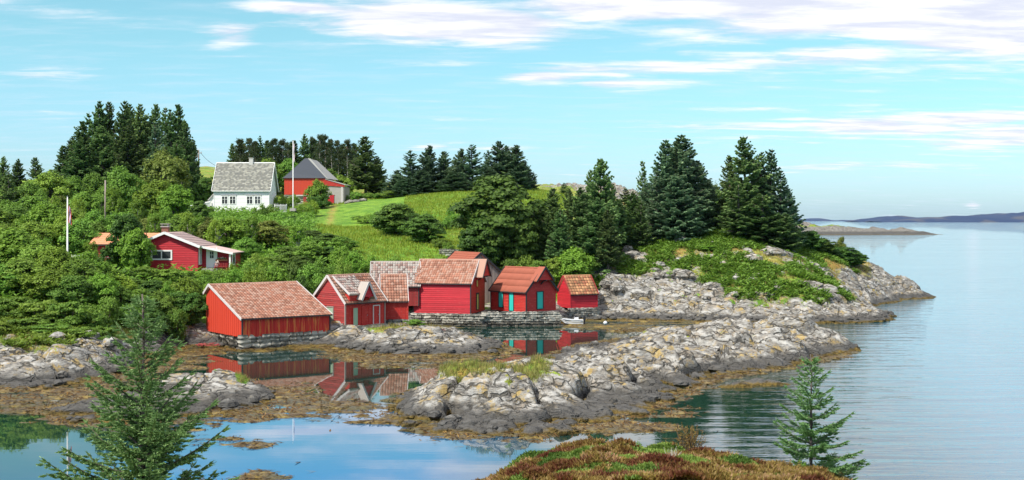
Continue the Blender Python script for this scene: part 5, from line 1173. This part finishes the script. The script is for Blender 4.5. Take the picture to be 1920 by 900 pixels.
# headland trees
row([(1100, 144, 317, 52), (1128, 140, 295, 84), (1150, 150, 345, 50, 'spruce'), (1085, 136, 350, 70), (1115, 134, 372, 90), (1070, 139, 352, 50), (1035, 141, 352, 66, 'spruce'), (1018, 146, 378, 50, 'spruce'), (1050, 133, 392, 60), (1005, 140, 392, 50), (1028, 136, 402, 56), (1140, 132, 392, 60)],
    'spruce', 'dark spruce in the dip between sycamore and headland, %s from the left', 'spruces between the sycamore and the headland')
plant('young', 1205, 160, 300, 34, 'slim lone spruce in front of the bare knoll')
row([(1170, 152, 352, 60), (1190, 148, 358, 60), (1215, 150, 342, 56, 'blue'), (1160, 144, 372, 60), (1200, 143, 375, 52)], 'spruce', 'shorter spruce on the left shoulder of the headland, %s from the left', 'shorter spruces on the headland shoulder')
row([(1246, 149, 262, 86), (1264, 152, 264, 70), (1286, 148, 252, 112), (1312, 150, 300, 76), (1232, 146, 320, 70), (1268, 145, 330, 90), (1330, 153, 335, 50)], 'blue', 'tall blue-green spruce of the left headland clump, %s from the left', 'spruces of the left headland clump')
row([(1372, 150, 290, 60), (1401, 147, 255, 104), (1422, 150, 284, 70), (1441, 148, 279, 92, 'blue'), (1462, 146, 318, 84, 'blue'), (1478, 149, 350, 64, 'blue'), (1385, 144, 345, 80), (1430, 143.5, 365, 100), (1470, 143, 400, 80)], 'spruce', 'tall spruce of the right headland clump, %s from the left', 'spruces of the right headland clump')
row([(1342, 158, 352, 34, 'olive'), (1352, 156, 362, 36, 'dense')], 'olive', 'thin grey-green tree in the gap between headland clumps, %s from the left', 'thin trees in the headland gap')
row([(1500, 150, 436, 44), (1518, 151, 432, 46), (1540, 152, 446, 44), (1555, 154, 458, 36)], 'dense', 'dense dark bush right of the headland spruces, %s from the left', 'dense bushes on the headland spur', 'bush')
row([(1575, 156, 447, 26, 'olive'), (1582, 154, 462, 50, 'dense'), (1602, 156, 470, 40, 'dense')], 'dense', 'bushy clump at the seaward end of the headland, %s from the left', 'bushes at the seaward end', 'bush')
# trees of the pasture and village
plant('dense', 935, 137, 336, 140, 'great round dark green sycamore standing behind the boathouses', v=0); plant('dense', 905, 134, 405, 80, 'lower crown beside the great sycamore on its left', v=1); plant('dense', 965, 135, 395, 80, 'lower crown beside the great sycamore on its right', v=1)
plant('dense', 742, 152, 381, 70, 'round dark tree standing in the pasture, left of its twin', v=1); plant('dense', 796, 146, 403, 66, 'round dark tree standing in the pasture, right of its twin', v=0); plant('dense', 770, 158, 400, 50, 'dark tree half hidden between the two pasture trees')
row([(672, 172, 408, 34), (690, 168, 402, 40), (710, 163, 400, 34), (725, 160, 412, 30)], 'shrub', 'shrub at the foot of the lawn left of the pasture trees, %s from the left', 'shrubs below the lawn')
row([(846, 172, 390, 18), (858, 168, 402, 34), (872, 164, 404, 26), (838, 160, 408, 30), (826, 142, 448, 34), (842, 140, 455, 26)], 'shrub', 'small shrub on the sunny slope left of the sycamore, %s from the left', 'small shrubs on the slope')
plant('light', 596, 192, 343, 40, 'feathery yellow-green willow in front of the red barn', v=0); plant('shrub_dark', 602, 190, 362, 34, 'dark round bush at the foot of the feathery willow')
row([(527, 184, 366, 26), (547, 183, 366, 30), (563, 174, 384, 38), (583, 180, 376, 30), (575, 178, 384, 24)], 'hedge', 'clipped round bush between farmhouse and barn, %s from the left', 'clipped bushes by the farmhouse')
row([(650, 208, 366, 18), (668, 206, 360, 26), (690, 206, 362, 30), (712, 205, 362, 34), (730, 203, 358, 40)], 'shrub', 'low shrub along the stone heap right of the barn, %s from the left', 'shrubs right of the barn')
# below the farmhouse
row([(380, 172, 396, 34), (398, 170, 402, 36), (422, 168, 404, 34), (446, 170, 402, 34, 'shrub_light'), (470, 168, 406, 34), (490, 166, 384, 26, 'shrub'), (507, 168, 386, 30, 'shrub'), (522, 164, 398, 34, 'shrub'), (545, 162, 404, 36, 'shrub_dark'), (562, 160, 412, 36, 'shrub_dark'), (350, 172, 400, 36)], 'shrub', 'shrub of the hedge line just below the farmhouse, %s from the left', 'shrubs just below the farmhouse')
row([(345, 150, 402, 60, 'light'), (385, 150, 408, 56, 'olive'), (420, 148, 414, 62, 'light'), (455, 150, 412, 56), (485, 146, 420, 52), (520, 148, 422, 54, 'olive'), (555, 146, 424, 52), (585, 140, 432, 52, 'dense'), (615, 136, 438, 56, 'dense'), (642, 134, 445, 48)], 'tree', 'bushy tree in the thicket between farmhouse and boathouses, %s from the left', 'thicket below the farmhouse')
plant('olive', 500, 133, 417, 92, 'wide olive-green bush in the middle of the thicket above the streaked boathouse', 'bush', v=0)
plant('light', 428, 130, 414, 74, 'bright green bush right behind the cottage roof', 'bush', v=1)
row([(460, 124, 446, 44, 'tree'), (540, 122, 462, 50, 'dense'), (578, 122, 455, 54, 'tree'), (612, 124, 462, 50, 'dense'), (640, 122, 466, 44, 'light'), (668, 121, 478, 44, 'light'), (560, 118, 480, 50, 'dense'), (520, 118, 478, 44, 'juniper'), (600, 117, 488, 46, 'shrub'), (640, 115, 490, 40, 'shrub'), (480, 118, 478, 44, 'shrub')], 'tree', 'shrubby tree close above the boathouse roofs, %s from the left', 'shrubby trees above the boathouses')
row([(470, 110, 496, 40, 'shrub'), (505, 109, 496, 56, 'juniper'), (545, 110, 488, 60, 'shrub_dark'), (585, 109, 500, 50, 'shrub'), (445, 107, 512, 46, 'shrub_light'), (475, 106, 512, 50, 'shrub_light'), (520, 108, 508, 46, 'shrub_light'), (560, 107, 515, 40, 'shrub_dark'), (418, 108, 508, 46, 'shrub'), (700, 124, 484, 34, 'shrub_light'), (740, 127, 484, 40, 'shrub')], 'shrub', 'garden bush right behind the boathouse ridges, %s from the left', 'garden bushes behind the boathouses')
# around the cottage
plant('dense', 234, 115, 400, 62, 'dark dense tree in front of the orange wing of the cottage', v=1); plant('light', 252, 113.5, 438, 58, 'lighter green tree leaning over the cottage window', v=0); PROTO['tree']
plant('shrub_dark', 201, 114, 462, 26, 'small clipped dark bush before the red wing')
row([(215, 110, 504, 42, 'shrub_dark'), (240, 109, 503, 54), (275, 109.5, 498, 60, 'juniper'), (318, 109, 503, 64, 'juniper'), (350, 110, 508, 46), (385, 111, 509, 42, 'shrub_light'), (410, 111, 509, 38, 'shrub_light'), (436, 111, 500, 26, 'shrub_light')], 'shrub_dark', 'clipped hedge bush in front of the cottage, %s from the left', 'hedge bushes in front of the cottage')
row([(312, 140, 396, 34), (300, 165, 345, 74, 'light'), (330, 162, 352, 54, 'light'), (255, 150, 400, 60, 'tree'), (300, 142, 402, 66, 'tree'), (365, 140, 412, 56, 'light'), (330, 135, 410, 60, 'tree'), (270, 132, 412, 64, 'olive'), (220, 135, 402, 60, 'tree'), (395, 134, 416, 52, 'olive'), (440, 138, 412, 50), (375, 158, 376, 34, 'dense')], 'light', 'bright leafy tree on the slope behind the cottage, %s from the left', 'leafy trees behind the cottage')
plant('olive', 308, 185, 291, 84, 'big dome-shaped olive tree below the spruce grove', v=1); plant('dense', 383, 190, 332, 36, 'dark bush beside the left gable of the farmhouse')
row([(228, 172, 316, 62), (175, 170, 330, 52), (90, 165, 328, 84), (135, 168, 335, 50), (55, 160, 345, 56), (20, 158, 350, 60), (-20, 160, 345, 60), (200, 160, 352, 50), (155, 152, 362, 60), (112, 150, 372, 60, 'olive'), (60, 145, 372, 80), (10, 142, 378, 60), (-30, 145, 372, 60), (270, 175, 362, 40)], 'tree', 'leafy tree on the upper left slope, %s from the left', 'leafy trees of the upper left slope')
row([(35, 133, 392, 84), (85, 130, 390, 80, 'light'), (140, 130, 396, 70), (175, 128, 400, 60), (-10, 130, 392, 70), (115, 125, 412, 60, 'light'), (60, 122, 420, 70), (150, 124, 420, 66), (10, 120, 424, 70), (185, 127, 420, 46)], 'tree', 'leafy tree on the slope left of the red cottage, %s from the left', 'leafy trees left of the cottage')
row([(25, 103, 436, 96, 'light'), (70, 101, 455, 90), (-20, 102, 440, 80), (105, 99, 470, 70, 'light'), (165, 103, 478, 66, 'light'), (150, 98, 490, 70), (195, 104, 500, 50, 'light'), (40, 96, 490, 90), (0, 95, 500, 80), (90, 94, 510, 80, 'light'), (135, 93, 520, 76), (185, 95, 520, 66, 'light'), (225, 99, 520, 60, 'light')], 'tree', 'leafy tree of the shore thicket at left, %s from the left', 'shore thicket at left')
row([(250, 104, 522, 52), (285, 102, 526, 56, 'dense'), (315, 103, 528, 52), (345, 103, 526, 50, 'light'), (370, 104, 526, 46), (225, 96, 540, 54), (260, 98, 545, 60, 'light'), (300, 99, 548, 60), (335, 100, 545, 56, 'dense'), (362, 100.2, 548, 44, 'dense'), (385, 105, 520, 44, 'light'), (200, 91, 560, 56, 'shrub'), (240, 93, 575, 56, 'light'), (285, 96, 580, 56, 'dense'), (330, 97.5, 585, 46, 'shrub')], 'tree', 'leafy bush tree behind the foreground spruce, %s from the left', 'bush trees left of the streaked boathouse')
row([(20, 89, 555, 90), (75, 88, 562, 90), (125, 88, 565, 80), (-30, 88, 555, 90), (170, 89, 585, 60), (50, 85, 595, 80), (100, 84.5, 605, 80), (0, 84, 600, 70), (150, 84, 612, 60), (195, 87, 610, 46)], 'juniper', 'spreading juniper above the left shore rocks, %s from the left', 'junipers above the left shore')
row([(102, 140, 368, 26), (146, 137, 372, 28), (212, 150, 352, 30), (262, 140, 372, 30), (290, 128, 398, 28), (352, 128, 404, 28), (405, 126, 412, 28), (470, 128, 404, 28), (560, 130, 420, 28), (30, 112, 428, 30), (88, 108, 446, 28), (170, 108, 452, 28), (205, 98, 512, 26), (318, 101, 528, 26)], 'birch', 'slim light green birch rising above the left thickets, %s from the left', 'slim birches of the left thickets')
# by the headland
row([(1075, 128, 472, 66, 'light'), (1040, 129, 482, 46, 'juniper'), (1015, 130, 488, 46, 'juniper'), (1100, 131, 480, 46, 'juniper'), (990, 130, 484, 44, 'shrub'), (1055, 134, 470, 40, 'shrub'), (960, 133, 480, 50, 'shrub_dark')], 'shrub', 'green shrub behind the turquoise door boathouse, %s from the left', 'shrubs behind the right boathouses')
row([(1328, 138, 488, 34), (1195, 145, 428, 30), (1182, 147, 425, 22), (1345, 150, 410, 26)], 'shrub_light', 'bright young bush on the headland, %s from the left', 'bright bushes on the headland')
plant('juniper', 777, 98.5, 598, 34, 'small dark juniper on top of the rocky islet'); plant('juniper', 1385, 125.5, 560, 40, 'single juniper mat low on the headland rocks')
for lst in PROTO.values():
    for p_ in lst:
        if p_.name not in used_proto:
            for c_ in list(p_.children): bpy.data.objects.remove(c_)
            bpy.data.objects.remove(p_)

# ------------------------------------------------------------------ foreground spruces: every shoot with its needles
def near_spruce(px, D, ztop, zbase, Rr, seed, label, whorls, per, shoot, needles=12, dense=1.0, up0=.05):
    rg = np.random.RandomState(seed); H_ = ztop - zbase; root = empty('young_spruce', P(px, D, zbase)); tag(root, label, 'tree')
    g = MB(); g.tube([(0.01 * math.sin(i * 2.1), 0.01 * math.cos(i * 1.7), H_ * i / 8 - .02) for i in range(9)], [.045 * H_ / 3 * (1 - .9 * i / 8) + .004 for i in range(9)], 8)
    S0 = []; S1 = []  # shoots: start, end
    for w_ in range(whorls):
        f = (w_ + .2) / whorls; f = f ** .9; z0_ = H_ * (.03 + .95 * f)
        nb = per + rg.randint(0, 3); a0 = rg.rand() * 6.28
        for b in range(nb):
            az = a0 + b * 6.283 / nb + rg.randn() * .15; z = z0_ + rg.randn() * .012 * H_; L_ = Rr * (1 - f) ** .95 * rg.uniform(.72, 1.1) + .05
            d = np.array([math.cos(az), math.sin(az), 0]); s_ = np.array([-d[1], d[0], 0]); up = up0 + .55 * f + rg.randn() * .08
            def pt(t): return np.array([0, 0, z]) + d * L_ * t + np.array([0, 0, L_ * (up * t + .28 * t * t)])
            g.tube([pt(t) for t in (0, .35, .7, 1)], [.012 * L_ + .004, .009 * L_ + .003, .006 * L_ + .002, .002], 5, .4, False)
            nt_ = max(3, int(L_ / shoot * 1.5 * dense))
            for i in range(nt_):
                t = (i + rg.rand()) / nt_; t = .12 + .88 * t; p = pt(t); S0.append(p); S1.append(p + (pt(min(1.02, t + .1)) - p) / (np.linalg.norm(pt(min(1.02, t + .1)) - p) + 1e-6) * shoot)
                for sg in (-1, 1):
                    l2 = (L_ * (.50 - .36 * t) + shoot * .5) * rg.uniform(.6, 1.1); dd = norm(d * .8 + s_ * sg * .75 + np.array([0, 0, .12 + .25 * rg.randn() * .5]))
                    m_ = max(1, int(l2 / shoot * .95))
                    for j in range(m_):
                        q = p + dd * (j + .1) * shoot * .95; S0.append(q); S1.append(q + dd * shoot + np.array([0, 0, .06 * shoot]))
                        if m_ > 1 and rg.rand() < .75:
                            for s3 in (-1, 1):
                                e3 = norm(dd * .8 + np.cross(dd, [0, 0, 1.]) * s3 * .8 + np.array([0, 0, .15 * rg.randn()])); S0.append(q); S1.append(q + e3 * shoot * rg.uniform(.6, 1.0))
    S0 = np.array(S0); S1 = np.array(S1)
    kz = S0[:, 2] > 0
    S0, S1 = S0[kz], S1[kz]; ax = S1 - S0; ln = np.linalg.norm(ax, axis=1, keepdims=True); ax = ax / ln; n = len(S0)
    u = norm(np.cross(ax, [0.1, .2, 1.])); v = np.cross(ax, u); V = []; T_ = []; base_t = rg.rand(n)
    # needle brush: a slim core plus single needles
    for k_ in range(2):
        a_ = k_ * math.pi / 2; w_ = u * math.cos(a_) + v * math.sin(a_); V.append(quads(S0 + ax * ln * .5, ax * ln * .5, w_ * shoot * .15)); T_.append(np.clip(.15 + .35 * base_t, 0, 1))
    for k_ in range(needles):
        a_ = rg.rand(n) * 6.283; t = (k_ + rg.rand(n)) / needles; w_ = u * np.cos(a_)[:, None] + v * np.sin(a_)[:, None]; nl = shoot * .28 * (.7 + .5 * rg.rand(n))[:, None]
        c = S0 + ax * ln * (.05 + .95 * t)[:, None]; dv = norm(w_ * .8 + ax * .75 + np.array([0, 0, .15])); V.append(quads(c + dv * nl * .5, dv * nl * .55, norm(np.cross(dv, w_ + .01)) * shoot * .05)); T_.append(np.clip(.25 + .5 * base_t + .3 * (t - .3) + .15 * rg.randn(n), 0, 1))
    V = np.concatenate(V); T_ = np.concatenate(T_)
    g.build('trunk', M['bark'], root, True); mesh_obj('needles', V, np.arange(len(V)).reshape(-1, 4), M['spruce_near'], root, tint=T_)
    return root
near_spruce(268, 13.5, CAMZ - (548 - HZ) * 13.5 / F, near_h(np.array([P(268, 13.5, 0).x]), np.array([13.5]))[0] - .1, 1.38, 7, 'big bushy young spruce in the left foreground, in front of the lagoon', 18, 6, .085, 11, 1.15)
near_spruce(1521, 20.5, CAMZ - (662 - HZ) * 20.5 / F, near_h(np.array([P(1521, 20.5, 0).x]), np.array([20.5]))[0] - .25, .92, 9, 'slender young spruce in the right foreground, rising out of the heather', 11, 5, .085, 12, 1.35, -.08)
# ------------------------------------------------------------------ ground cover
def scatter(fnz, region, n, seed, accept):
    rg = np.random.RandomState(seed); x = rg.uniform(region[0], region[1], n); y = rg.uniform(region[2], region[3], n)
    z, g, d = fnz(x, y); keep = accept(x, y, z, g, d, rg)
    return x[keep], y[keep], z[keep], rg
def sprays(name, label, cat, pts, size, per, mat, rg, rise=.25, spread=.35):
    x, y, z = pts; n = len(x); V = []; T_ = []; ct = rg.rand(n)
    for k_ in range(per):
        a_ = rg.rand(n) * 6.28; rr = rg.rand(n) * spread; c = np.stack([x + np.cos(a_) * rr, y + np.sin(a_) * rr, z + .05 + rise * rg.rand(n)], 1)
        d = norm(np.stack([np.cos(a_), np.sin(a_), .25 + .5 * rg.rand(n)], 1)); s_ = norm(np.cross(d, [0, 0, 1.]) + rg.randn(n, 3) * .35); L_ = size * (.6 + .8 * rg.rand(n, 1))
        V.append(quads(c, d * L_, s_ * L_ * .38)); T_.append(np.clip(.25 + .5 * rg.rand(n) + .35 * (ct - .5), 0, 1))
    V = np.concatenate(V); o_ = mesh_obj(name, V, np.arange(len(V)).reshape(-1, 4), M[mat], None, tint=np.concatenate(T_)); tag(o_, label, cat, kind='stuff'); return o_
def blades(name, label, cat, pts, hgt, per, mat, rg, wid=.012, spread=.12):
    x, y, z = pts; n = len(x); V = []; T_ = []; ct = rg.rand(n)
    for k_ in range(per):
        a_ = rg.rand(n) * 6.28; rr = rg.rand(n) * spread; b0 = np.stack([x + np.cos(a_) * rr, y + np.sin(a_) * rr, z - .03], 1); b = rg.rand(n) * 6.28
        ln = np.stack([np.cos(b) * .35, np.sin(b) * .35, np.ones(n)], 1) * hgt * (.5 + .8 * rg.rand(n, 1)); s_ = np.stack([np.cos(b + 1.57), np.sin(b + 1.57), np.zeros(n)], 1) * wid
        V.append(np.stack([b0 - s_, b0 + s_, b0 + ln + s_ * .2, b0 + ln - s_ * .2], 1).reshape(-1, 3)); T_.append(np.clip(.5 * ct + .5 * rg.rand(n), 0, 1))
    V = np.concatenate(V); o_ = mesh_obj(name, V, np.arange(len(V)).reshape(-1, 4), M[mat], None, tint=np.concatenate(T_)); tag(o_, label, cat, kind='stuff'); return o_
M['drygrass'] = foliage('dry_and_green_grass', (.10, .17, .02), (.42, .34, .12), (.50, .30, .12), .05)
M['meadow'] = foliage('green_meadow_grass', (.085, .20, .014), (.27, .39, .040), (.40, .33, .11), .05)
M['heather'] = foliage('brown_heather', (.15, .060, .024), (.33, .29, .060), (.44, .30, .14), .05)
M['heather_green'] = foliage('green_crowberry', (.05, .12, .018), (.19, .31, .055), None, .05)
def pxof(x, y): return 960 + x / y * F
# juniper carpet over the headland
def acc(x, y, z, g, d, rg):
    p = pxof(x, y); return (g > .35) & (z > 1.6) & (p > 1110) & (p < 1620) & (rg.rand(len(x)) < sstep(g + (fbm(x, y, 3.2, 3, 91) - .5) * 1.6, .43, .66)) & (y < 172)
x, y, z, rg = scatter(fn_main, (8, 50, 119, 172), 36000, 1, acc)
sprays('juniper_carpet', 'low green juniper mats creeping over the headland rocks', 'ground cover', (x, y, z), .24, 7, 'juniper', rg, .42, .4)
def acc(x, y, z, g, d, rg):
    p = pxof(x, y); return (g > .4) & (z > 1.2) & (p < 240) & (rg.rand(len(x)) < sstep(fbm(x, y, 4, 3, 95) + .15 * (z - 2), .42, .55))
x, y, z, rg = scatter(fn_main, (-44, -24, 76, 95), 9000, 2, acc)
sprays('juniper_carpet', 'low green juniper mats above the rocks of the left shore', 'ground cover', (x, y, z), .20, 7, 'juniper', rg, .35, .35)
# rough undergrowth under the thickets
def acc(x, y, z, g, d, rg):
    p = pxof(x, y); return (g > .5) & (p > -60) & (p < 700) & ~((p > 590 + np.maximum(0, 150 - y) * 3) & (y > 128)) & (z > 1.5) & ~((p > 395) & (p < 545) & (y > 178) & (y < 190)) & ~((p > 525) & (p < 660) & (y > 200)) & ~((p > 160) & (p < 450) & (y > 114) & (y < 128)) & ~((p>515)&(y>185))
x, y, z, rg = scatter(fn_main, (-85, -8, 92, 215), 22000, 3, acc)
sprays('undergrowth', 'tangled green undergrowth filling the thickets on the left slope', 'undergrowth', (x, y, z), .26, 6, 'leaf', rg, .9, .7)
# grass
def acc(x, y, z, g, d, rg):
    p = pxof(x, y); return (g > .45) & (z > .8) & ((p > 1110) | (p < 250) & (y < 100) | (p > 600) & (p < 1050) & (y < 112))
x, y, z, rg = scatter(fn_main, (-44, 50, 76, 170), 60000, 4, acc)
blades('dry_grass', 'tufts of dry yellow and green grass among the shore rocks', 'grass', (x, y, z), .32, 4, 'drygrass', rg, .022, .2)
x, y, z, rg = scatter(fn_sk, (-8, 20, 56, 104), 60000, 5, lambda x, y, z, g, d, rg: (g > .42))
blades('dry_grass', 'yellow-green grass growing on the back of the grey skerry', 'grass', (x, y, z), .30, 6, 'drygrass', rg, .014, .15)
x, y, z, rg = scatter(fn_il, (-28, -10, 57, 80), 12000, 6, lambda x, y, z, g, d, rg: (g > .42))
blades('dry_grass', 'small green tufts on the low islet behind the foreground spruce', 'grass', (x, y, z), .22, 6, 'drygrass', rg, .012, .12)
x, y, z, rg = scatter(fn_main, (-40, 25, 125, 215), 46000, 7, lambda x, y, z, g, d, rg: (g > .5) & (pxof(x, y) > 590) & (pxof(x, y) < 1060) & ((y < 165) | (pxof(x, y) > 760) | (y > 203)))
blades('meadow_grass', 'uneven meadow grass on the pasture slope', 'grass', (x, y, z), .30, 4, 'meadow', rg, .04, .35)
# loose boulders along the water
def boulders(name, label, pts, smin, smax, seed, mat='terrain'):
    rg = np.random.RandomState(seed); V = []; Fq = []; b = 0
    base = []; ring = [(1, 0), (.7, .7), (0, 1), (-.7, .7), (-1, 0), (-.7, -.7), (0, -1), (.7, -.7)]
    for (x, y, z) in pts:
        s = smin + (smax - smin) * rg.rand() ** 2.5; sx = s * rg.uniform(.8, 1.5); sy = s * rg.uniform(.7, 1.2); sz = s * rg.uniform(.5, .8); a = rg.rand() * 6.28; ca, sa = math.cos(a), math.sin(a)
        vs = []
        for lev, rr in ((-.8, .6), (-.15, 1.0), (.5, .85), (.85, .45)):
            for (p, q) in ring:
                j = 1 + rg.uniform(-.16, .16); u = p * rr * j * sx; v = q * rr * j * sy; vs.append((x + u * ca - v * sa, y + u * sa + v * ca, z + lev * sz * (1 + rg.uniform(-.1, .1))))
        vs += [(x, y, z - sz), (x, y, z + sz * .98)]; V += vs
        for l in range(3):
            for i in range(8): j = (i + 1) % 8; Fq.append((b + l * 8 + i, b + l * 8 + j, b + (l + 1) * 8 + j, b + (l + 1) * 8 + i))
        for i in range(8): Fq.append((b + 24 + i, b + 24 + (i + 1) % 8, b + 33)); Fq.append((b + (i + 1) % 8, b + i, b + 32))
        b += 34
    o_ = mesh_obj(name, V, Fq, M[mat]); tag(o_, label, 'boulders', kind='stuff'); return o_
rg = np.random.RandomState(3); pts = []
def shore(fn, region, n, zlo, zhi, cap, seed):
    rg = np.random.RandomState(seed); x = rg.uniform(region[0], region[1], n); y = rg.uniform(region[2], region[3], n); z, g, d = fn(x, y); k_ = (z > zlo) & (z < zhi) & (g < .3); return list(zip(x[k_], y[k_], z[k_]))[:cap]
boulders('boulders', 'loose rounded boulders along the edge of the skerry', shore(fn_sk, (-9, 31, 54, 108), 9000, -.05, .35, 420, 3), .10, .5, 4)
boulders('boulders', 'loose boulders along the foot of the headland and the village shore', shore(fn_main, (-14, 40, 90, 128), 12000, -.05, .5, 520, 5), .12, .6, 6)
boulders('boulders', 'loose boulders along the left shore and low islet', shore(fn_main, (-44, -16, 68, 98), 5000, -.05, .5, 160, 7) + shore(fn_il, (-28, -10, 58, 78), 2500, -.05, .3, 120, 8), .10, .45, 9)
boulders('boulders', 'pale stones heaped at the edge of the lawn right of the barn', [(P(px + rg.uniform(-3, 3), 204, 0).x, 203 + rg.uniform(-1, 1), H(P(px, 204, 0).x, 203) + .1) for px in (650, 655, 660, 664, 668, 672, 676, 680, 683, 686, 658, 670, 679, 684)], .25, .7, 10, 'stone')

rg = np.random.RandomState(17); oc = []
while len(oc) < 120:
    D_ = rg.uniform(123, 146); p_ = rg.uniform(1130, 1600); x_ = (p_ - 960) / F * D_
    if fbm(np.array([x_]), np.array([D_]), 4.0, 2, 120)[0] > .47: 
        z_ = H(x_, D_)
        if z_ > 1.2: oc.append((x_, D_, z_ + .05))
boulders('outcrops', 'grey rock knobs breaking through the green mats of the headland', oc, .25, 1.05, 18)
rg = np.random.RandomState(19); oc = []
for i in range(40):
    D_ = rg.uniform(79, 90); p_ = rg.uniform(-20, 215); x_ = (p_ - 960) / F * D_; oc.append((x_, D_, H(x_, D_) + .03))
boulders('outcrops', 'grey rock knobs showing through the grass of the left shore', oc, .15, .7, 19)
# heather on the near hill
def hz(x, y, z, g, d, rg): p = pxof(x, y); return (p > 850) & (p < 1720)
x, y, z, rg = scatter(fn_near, (-2, 9, 15.5, 24), 75000, 11, hz)
hum = .34 * (voro(x / .8, y / .8, 4)[0] * -1 + .62) + .16 * (fbm(x, y, .8, 2, 75) - .5) - .06; hum = np.maximum(hum, -.01)
patch = fbm(x, y, .55, 3, 77)
k1 = patch < .53
def twigs(name, label, x, y, z, per, mat, rg, hh, wd):
    n = len(x); V = []; T_ = []; ct = fbm(x, y, .35, 2, 78)
    for k_ in range(per):
        a_ = rg.rand(n) * 6.28; b0 = np.stack([x + rg.randn(n) * .02, y + rg.randn(n) * .02, z], 1); ln = norm(np.stack([np.cos(a_) * .7, np.sin(a_) * .7, .7 + .6 * rg.rand(n)], 1)) * hh * (.5 + .8 * rg.rand(n, 1)); s_ = norm(np.cross(ln, rg.randn(n, 3))) * wd
        V.append(quads(b0 + ln * .6, ln * .5, s_)); T_.append(np.clip(.50 + 2.0 * (ct - .5) + .17 * rg.randn(n), 0, 1))
    V = np.concatenate(V); o_ = mesh_obj(name, V, np.arange(len(V)).reshape(-1, 4), M[mat], None, tint=np.concatenate(T_)); tag(o_, label, 'heather', kind='stuff'); return o_
twigs('heather', 'rust brown heather hummocks in the right foreground', x[k1], y[k1], (z + hum)[k1], 7, 'heather', rg, .085, .014)
k2 = ~k1
twigs('crowberry', 'green crowberry and moss patches among the heather', x[k2], y[k2], (z + hum * .8)[k2], 6, 'heather_green', rg, .06, .014)
# taller heather sprig tufts and pale dead twigs
def tuft(name, label, px, D, h_, w_, mat, n, seed, cat):
    rg = np.random.RandomState(seed); zz = near_h(np.array([P(px, D, 0).x]), np.array([D]))[0]; r = empty(name, P(px, D, zz)); tag(r, label, cat)
    g = MB(); V = []; T_ = []
    for i in range(n):
        a_ = rg.rand() * 6.28; e = np.array([math.cos(a_) * w_ * rg.rand(), math.sin(a_) * w_ * rg.rand(), h_ * (.5 + .5 * rg.rand())]); b_ = e * [.2, .2, 0]
        g.tube([tuple(b_), tuple((b_ + e) / 2 + rg.randn(3) * .01), tuple(e)], [.006, .004, .002], 4, .5, False)
        m_ = 26; t = rg.rand(m_, 1) ** .6; p = b_ + (e - b_) * t + rg.randn(m_, 3) * .012; dv = norm(e - b_ + rg.randn(m_, 3) * h_ * .8); V.append(quads(p, dv * .018, norm(np.cross(dv, rg.randn(m_, 3))) * .008)); T_.append(np.clip(.4 + .5 * rg.rand(m_), 0, 1))
    g.build('stems', M['bark'] if mat else M['twig'], r)
    if mat: V = np.concatenate(V); mesh_obj('foliage', V, np.arange(len(V)).reshape(-1, 4), M[mat], r, tint=np.concatenate(T_))
tuft('heather_tuft', 'tall pinkish brown heather tuft standing above the foreground hummocks', 1295, 20.8, .55, .30, 'heather', 60, 1, 'heather')
tuft('heather_tuft', 'low brown heather tuft beside the young spruce', 1560, 20.0, .26, .25, 'heather', 40, 2, 'heather')
tuft('heather_tuft', 'brown heather tuft left of the slender spruce', 1480, 19.6, .24, .2, 'heather', 40, 3, 'heather')
tuft('green_sprig', 'bright green sprig poking over the heather in the middle', 1195, 21.2, .22, .12, 'leaf_light', 16, 4, 'plant')
tuft('green_sprig', 'yellow-green sprigs at the foot of the slender spruce', 1500, 20.2, .26, .14, 'leaf_light', 20, 5, 'plant')
tuft('dead_twigs', 'pale dead heather twigs in the foreground centre', 1262, 19.0, .22, .18, None, 26, 6, 'dead twigs')
tuft('dead_twigs', 'bleached dead twigs left of the green sprig', 1120, 19.2, .2, .2, None, 22, 7, 'dead twigs')

# weed strands, lying on the mats and drifting at their edges
rg = np.random.RandomState(41); n = 90000; x = rg.uniform(-36, 26, n); y = rg.uniform(46, 112, n); z, _a, _b = fn_sw(x, y)
kk = (z > -.05) & (rg.rand(n) < sstep(z, -.05, .02)); x, y, z = x[kk], y[kk], np.maximum(z[kk], 0) + .012; n = len(x)
a_ = rg.randn(n) * .7 + fbm(x, y, 3, 2, 90) * 6; d = np.stack([np.cos(a_), np.sin(a_), rg.rand(n) * .25], 1) * (.10 + .22 * rg.rand(n, 1)); s_ = norm(np.cross(d, [0, 0, 1.])) * (.02 + .03 * rg.rand(n, 1))
V = quads(np.stack([x, y, z], 1) + [0, 0, .02], d, s_); M['strand'] = foliage('weed_strands', (.030, .020, .006), (.22, .14, .022), (.38, .28, .07), .05)
o = mesh_obj('seaweed_strands', V, np.arange(len(V)).reshape(-1, 4), M['strand'], None, tint=rg.rand(n)); tag(o, 'tangled brown weed strands lying on the mats and drifting at their edges', 'seaweed', kind='stuff')
